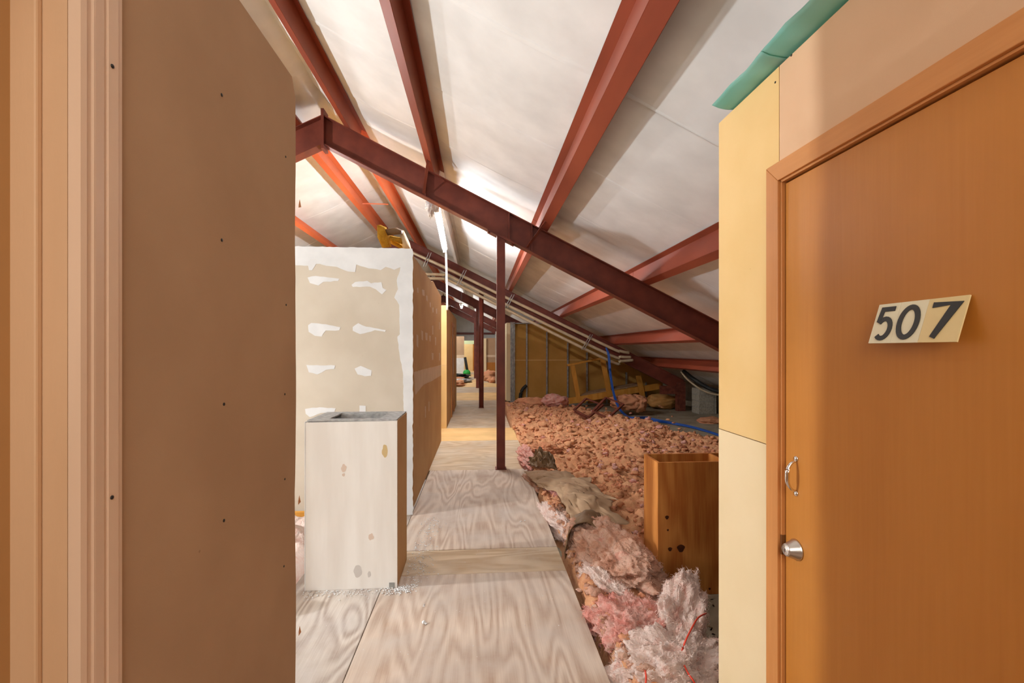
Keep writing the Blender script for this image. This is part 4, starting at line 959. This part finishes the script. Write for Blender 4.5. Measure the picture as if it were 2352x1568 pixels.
# far things on the walkway
def far(px, py, Z=0): return onZ(px, py, Z)
p = far(1064, 866); t_, P = blob('black_tarp', (p.x-.35, p.y-1.0, .1), (.7,.8,.14), .2, M['black'], 61, .35, 2.5, None, .7); tag(t_, 'crumpled black tarp on the walkway floor far back', 'tarp')
p = far(1060, 874); t_, P = blob('folded_bag', (p.x+.05, p.y-1.1, .07), (.45,.5,.09), .4, M['galv'], 63, .3, 2.5, None, .5); tag(t_, 'silver grey folded bag beside the far black tarp', 'bag')
t = thing('upright_vacuum', (far(1074,860).x, far(1074,860).y, 0), 'black upright vacuum with green base leaning at the far walkway', 'vacuum')
q = far(1075, 860); Y0 = q.y
baro('handle', onY(1068,820,Y0), onY(1073,850,Y0), .12, .16, M['black'], t, bevel=.02); lathe('cleaner_base', [(.22,0),(.24,.08),(.2,.2),(.1,.28)], (onY(1072,855,Y0).x, Y0, .02), (0,0,1), M['green'], t, 14)
q = far(1079, 850); t_, P = blob('rubbish_bag', (q.x, q.y, .22), (.28,.28,.26), 0, M['black'], 65, .2, 2.5, None, .5); tag(t_, 'round black rubbish bag before the yellow end wall', 'bag')
for i, (px, py, r, lab) in enumerate(((1051,884,(.3,.9,.12),'pink wool lump at the edge of the far walkway past the doorway'), (1052,873,(.3,.7,.1),'pink wool lump beside the black tarp'), (1124,874,(.45,.6,.3),'heap of pink wool beside the white door jamb'), (1132,878,(.25,.4,.16),'small pink wool lump at the foot of the white door jamb'))):
    p = far(px, py); batt('insulation_batt', (p.x, p.y, r[2]*.6), r, .1*i, M['pink_clump'], 70+i, lab, n=200, amp=.3, res=.6)

# plaster crumbs around the white box
rs = np.random.RandomState(3); V, Fc = [], []; base = 0
def crumb(x, y, r):
    global base
    pts = rs.normal(0, 1, (6, 3)); dirs = np.array([[1,0,0],[-1,0,0],[0,1,0],[0,-1,0],[0,0,1],[0,0,-1]])
    v = dirs*r*rs.uniform(.4, 1.3, (6, 1)); v[:, 2] *= .5; a = rs.uniform(0, 6.28)
    v = np.stack([v[:,0]*np.cos(a)-v[:,1]*np.sin(a), v[:,0]*np.sin(a)+v[:,1]*np.cos(a), v[:,2]], -1)+np.array([x, y, r*.3+.0015])
    V.append(v); Fc.extend([(base+a_, base+b2, base+c2) for a_, b2, c2 in ((0,2,4),(2,1,4),(1,3,4),(3,0,4),(2,0,5),(1,2,5),(3,1,5),(0,3,5))]); base += 6
for k in range(260): crumb(rs.normal(-.50, .05), rs.normal(2.935, .03), rs.uniform(.002, .009))
for k in range(380): crumb(rs.uniform(-.52, -.40)+abs(rs.normal(0,.05)), rs.uniform(3.0, 4.15), rs.uniform(.0015, .008))
for k in range(200): crumb(rs.uniform(-1.1, -.55), 2.945-abs(rs.normal(0, .05)), rs.uniform(.0015, .007))
for k in range(150): crumb(rs.uniform(-1.0, .55), rs.uniform(2.0, 5.6), rs.uniform(.001, .004))
for x, y, r in ((-.33, 2.72, .014), (-.31, 2.56, .016), (-.33,2.74,.01), (-.30,2.55,.01), (.36,4.0,.016), (.40,4.02,.012)): crumb(x, y, r)
me = bpy.data.meshes.new('plaster_crumbs'); me.from_pydata(np.concatenate(V).tolist(), [], Fc); me.update()
tag(link('plaster_crumbs', me, M['mud']), 'white plaster crumbs scattered on the plywood round the white box', 'debris', kind='stuff')
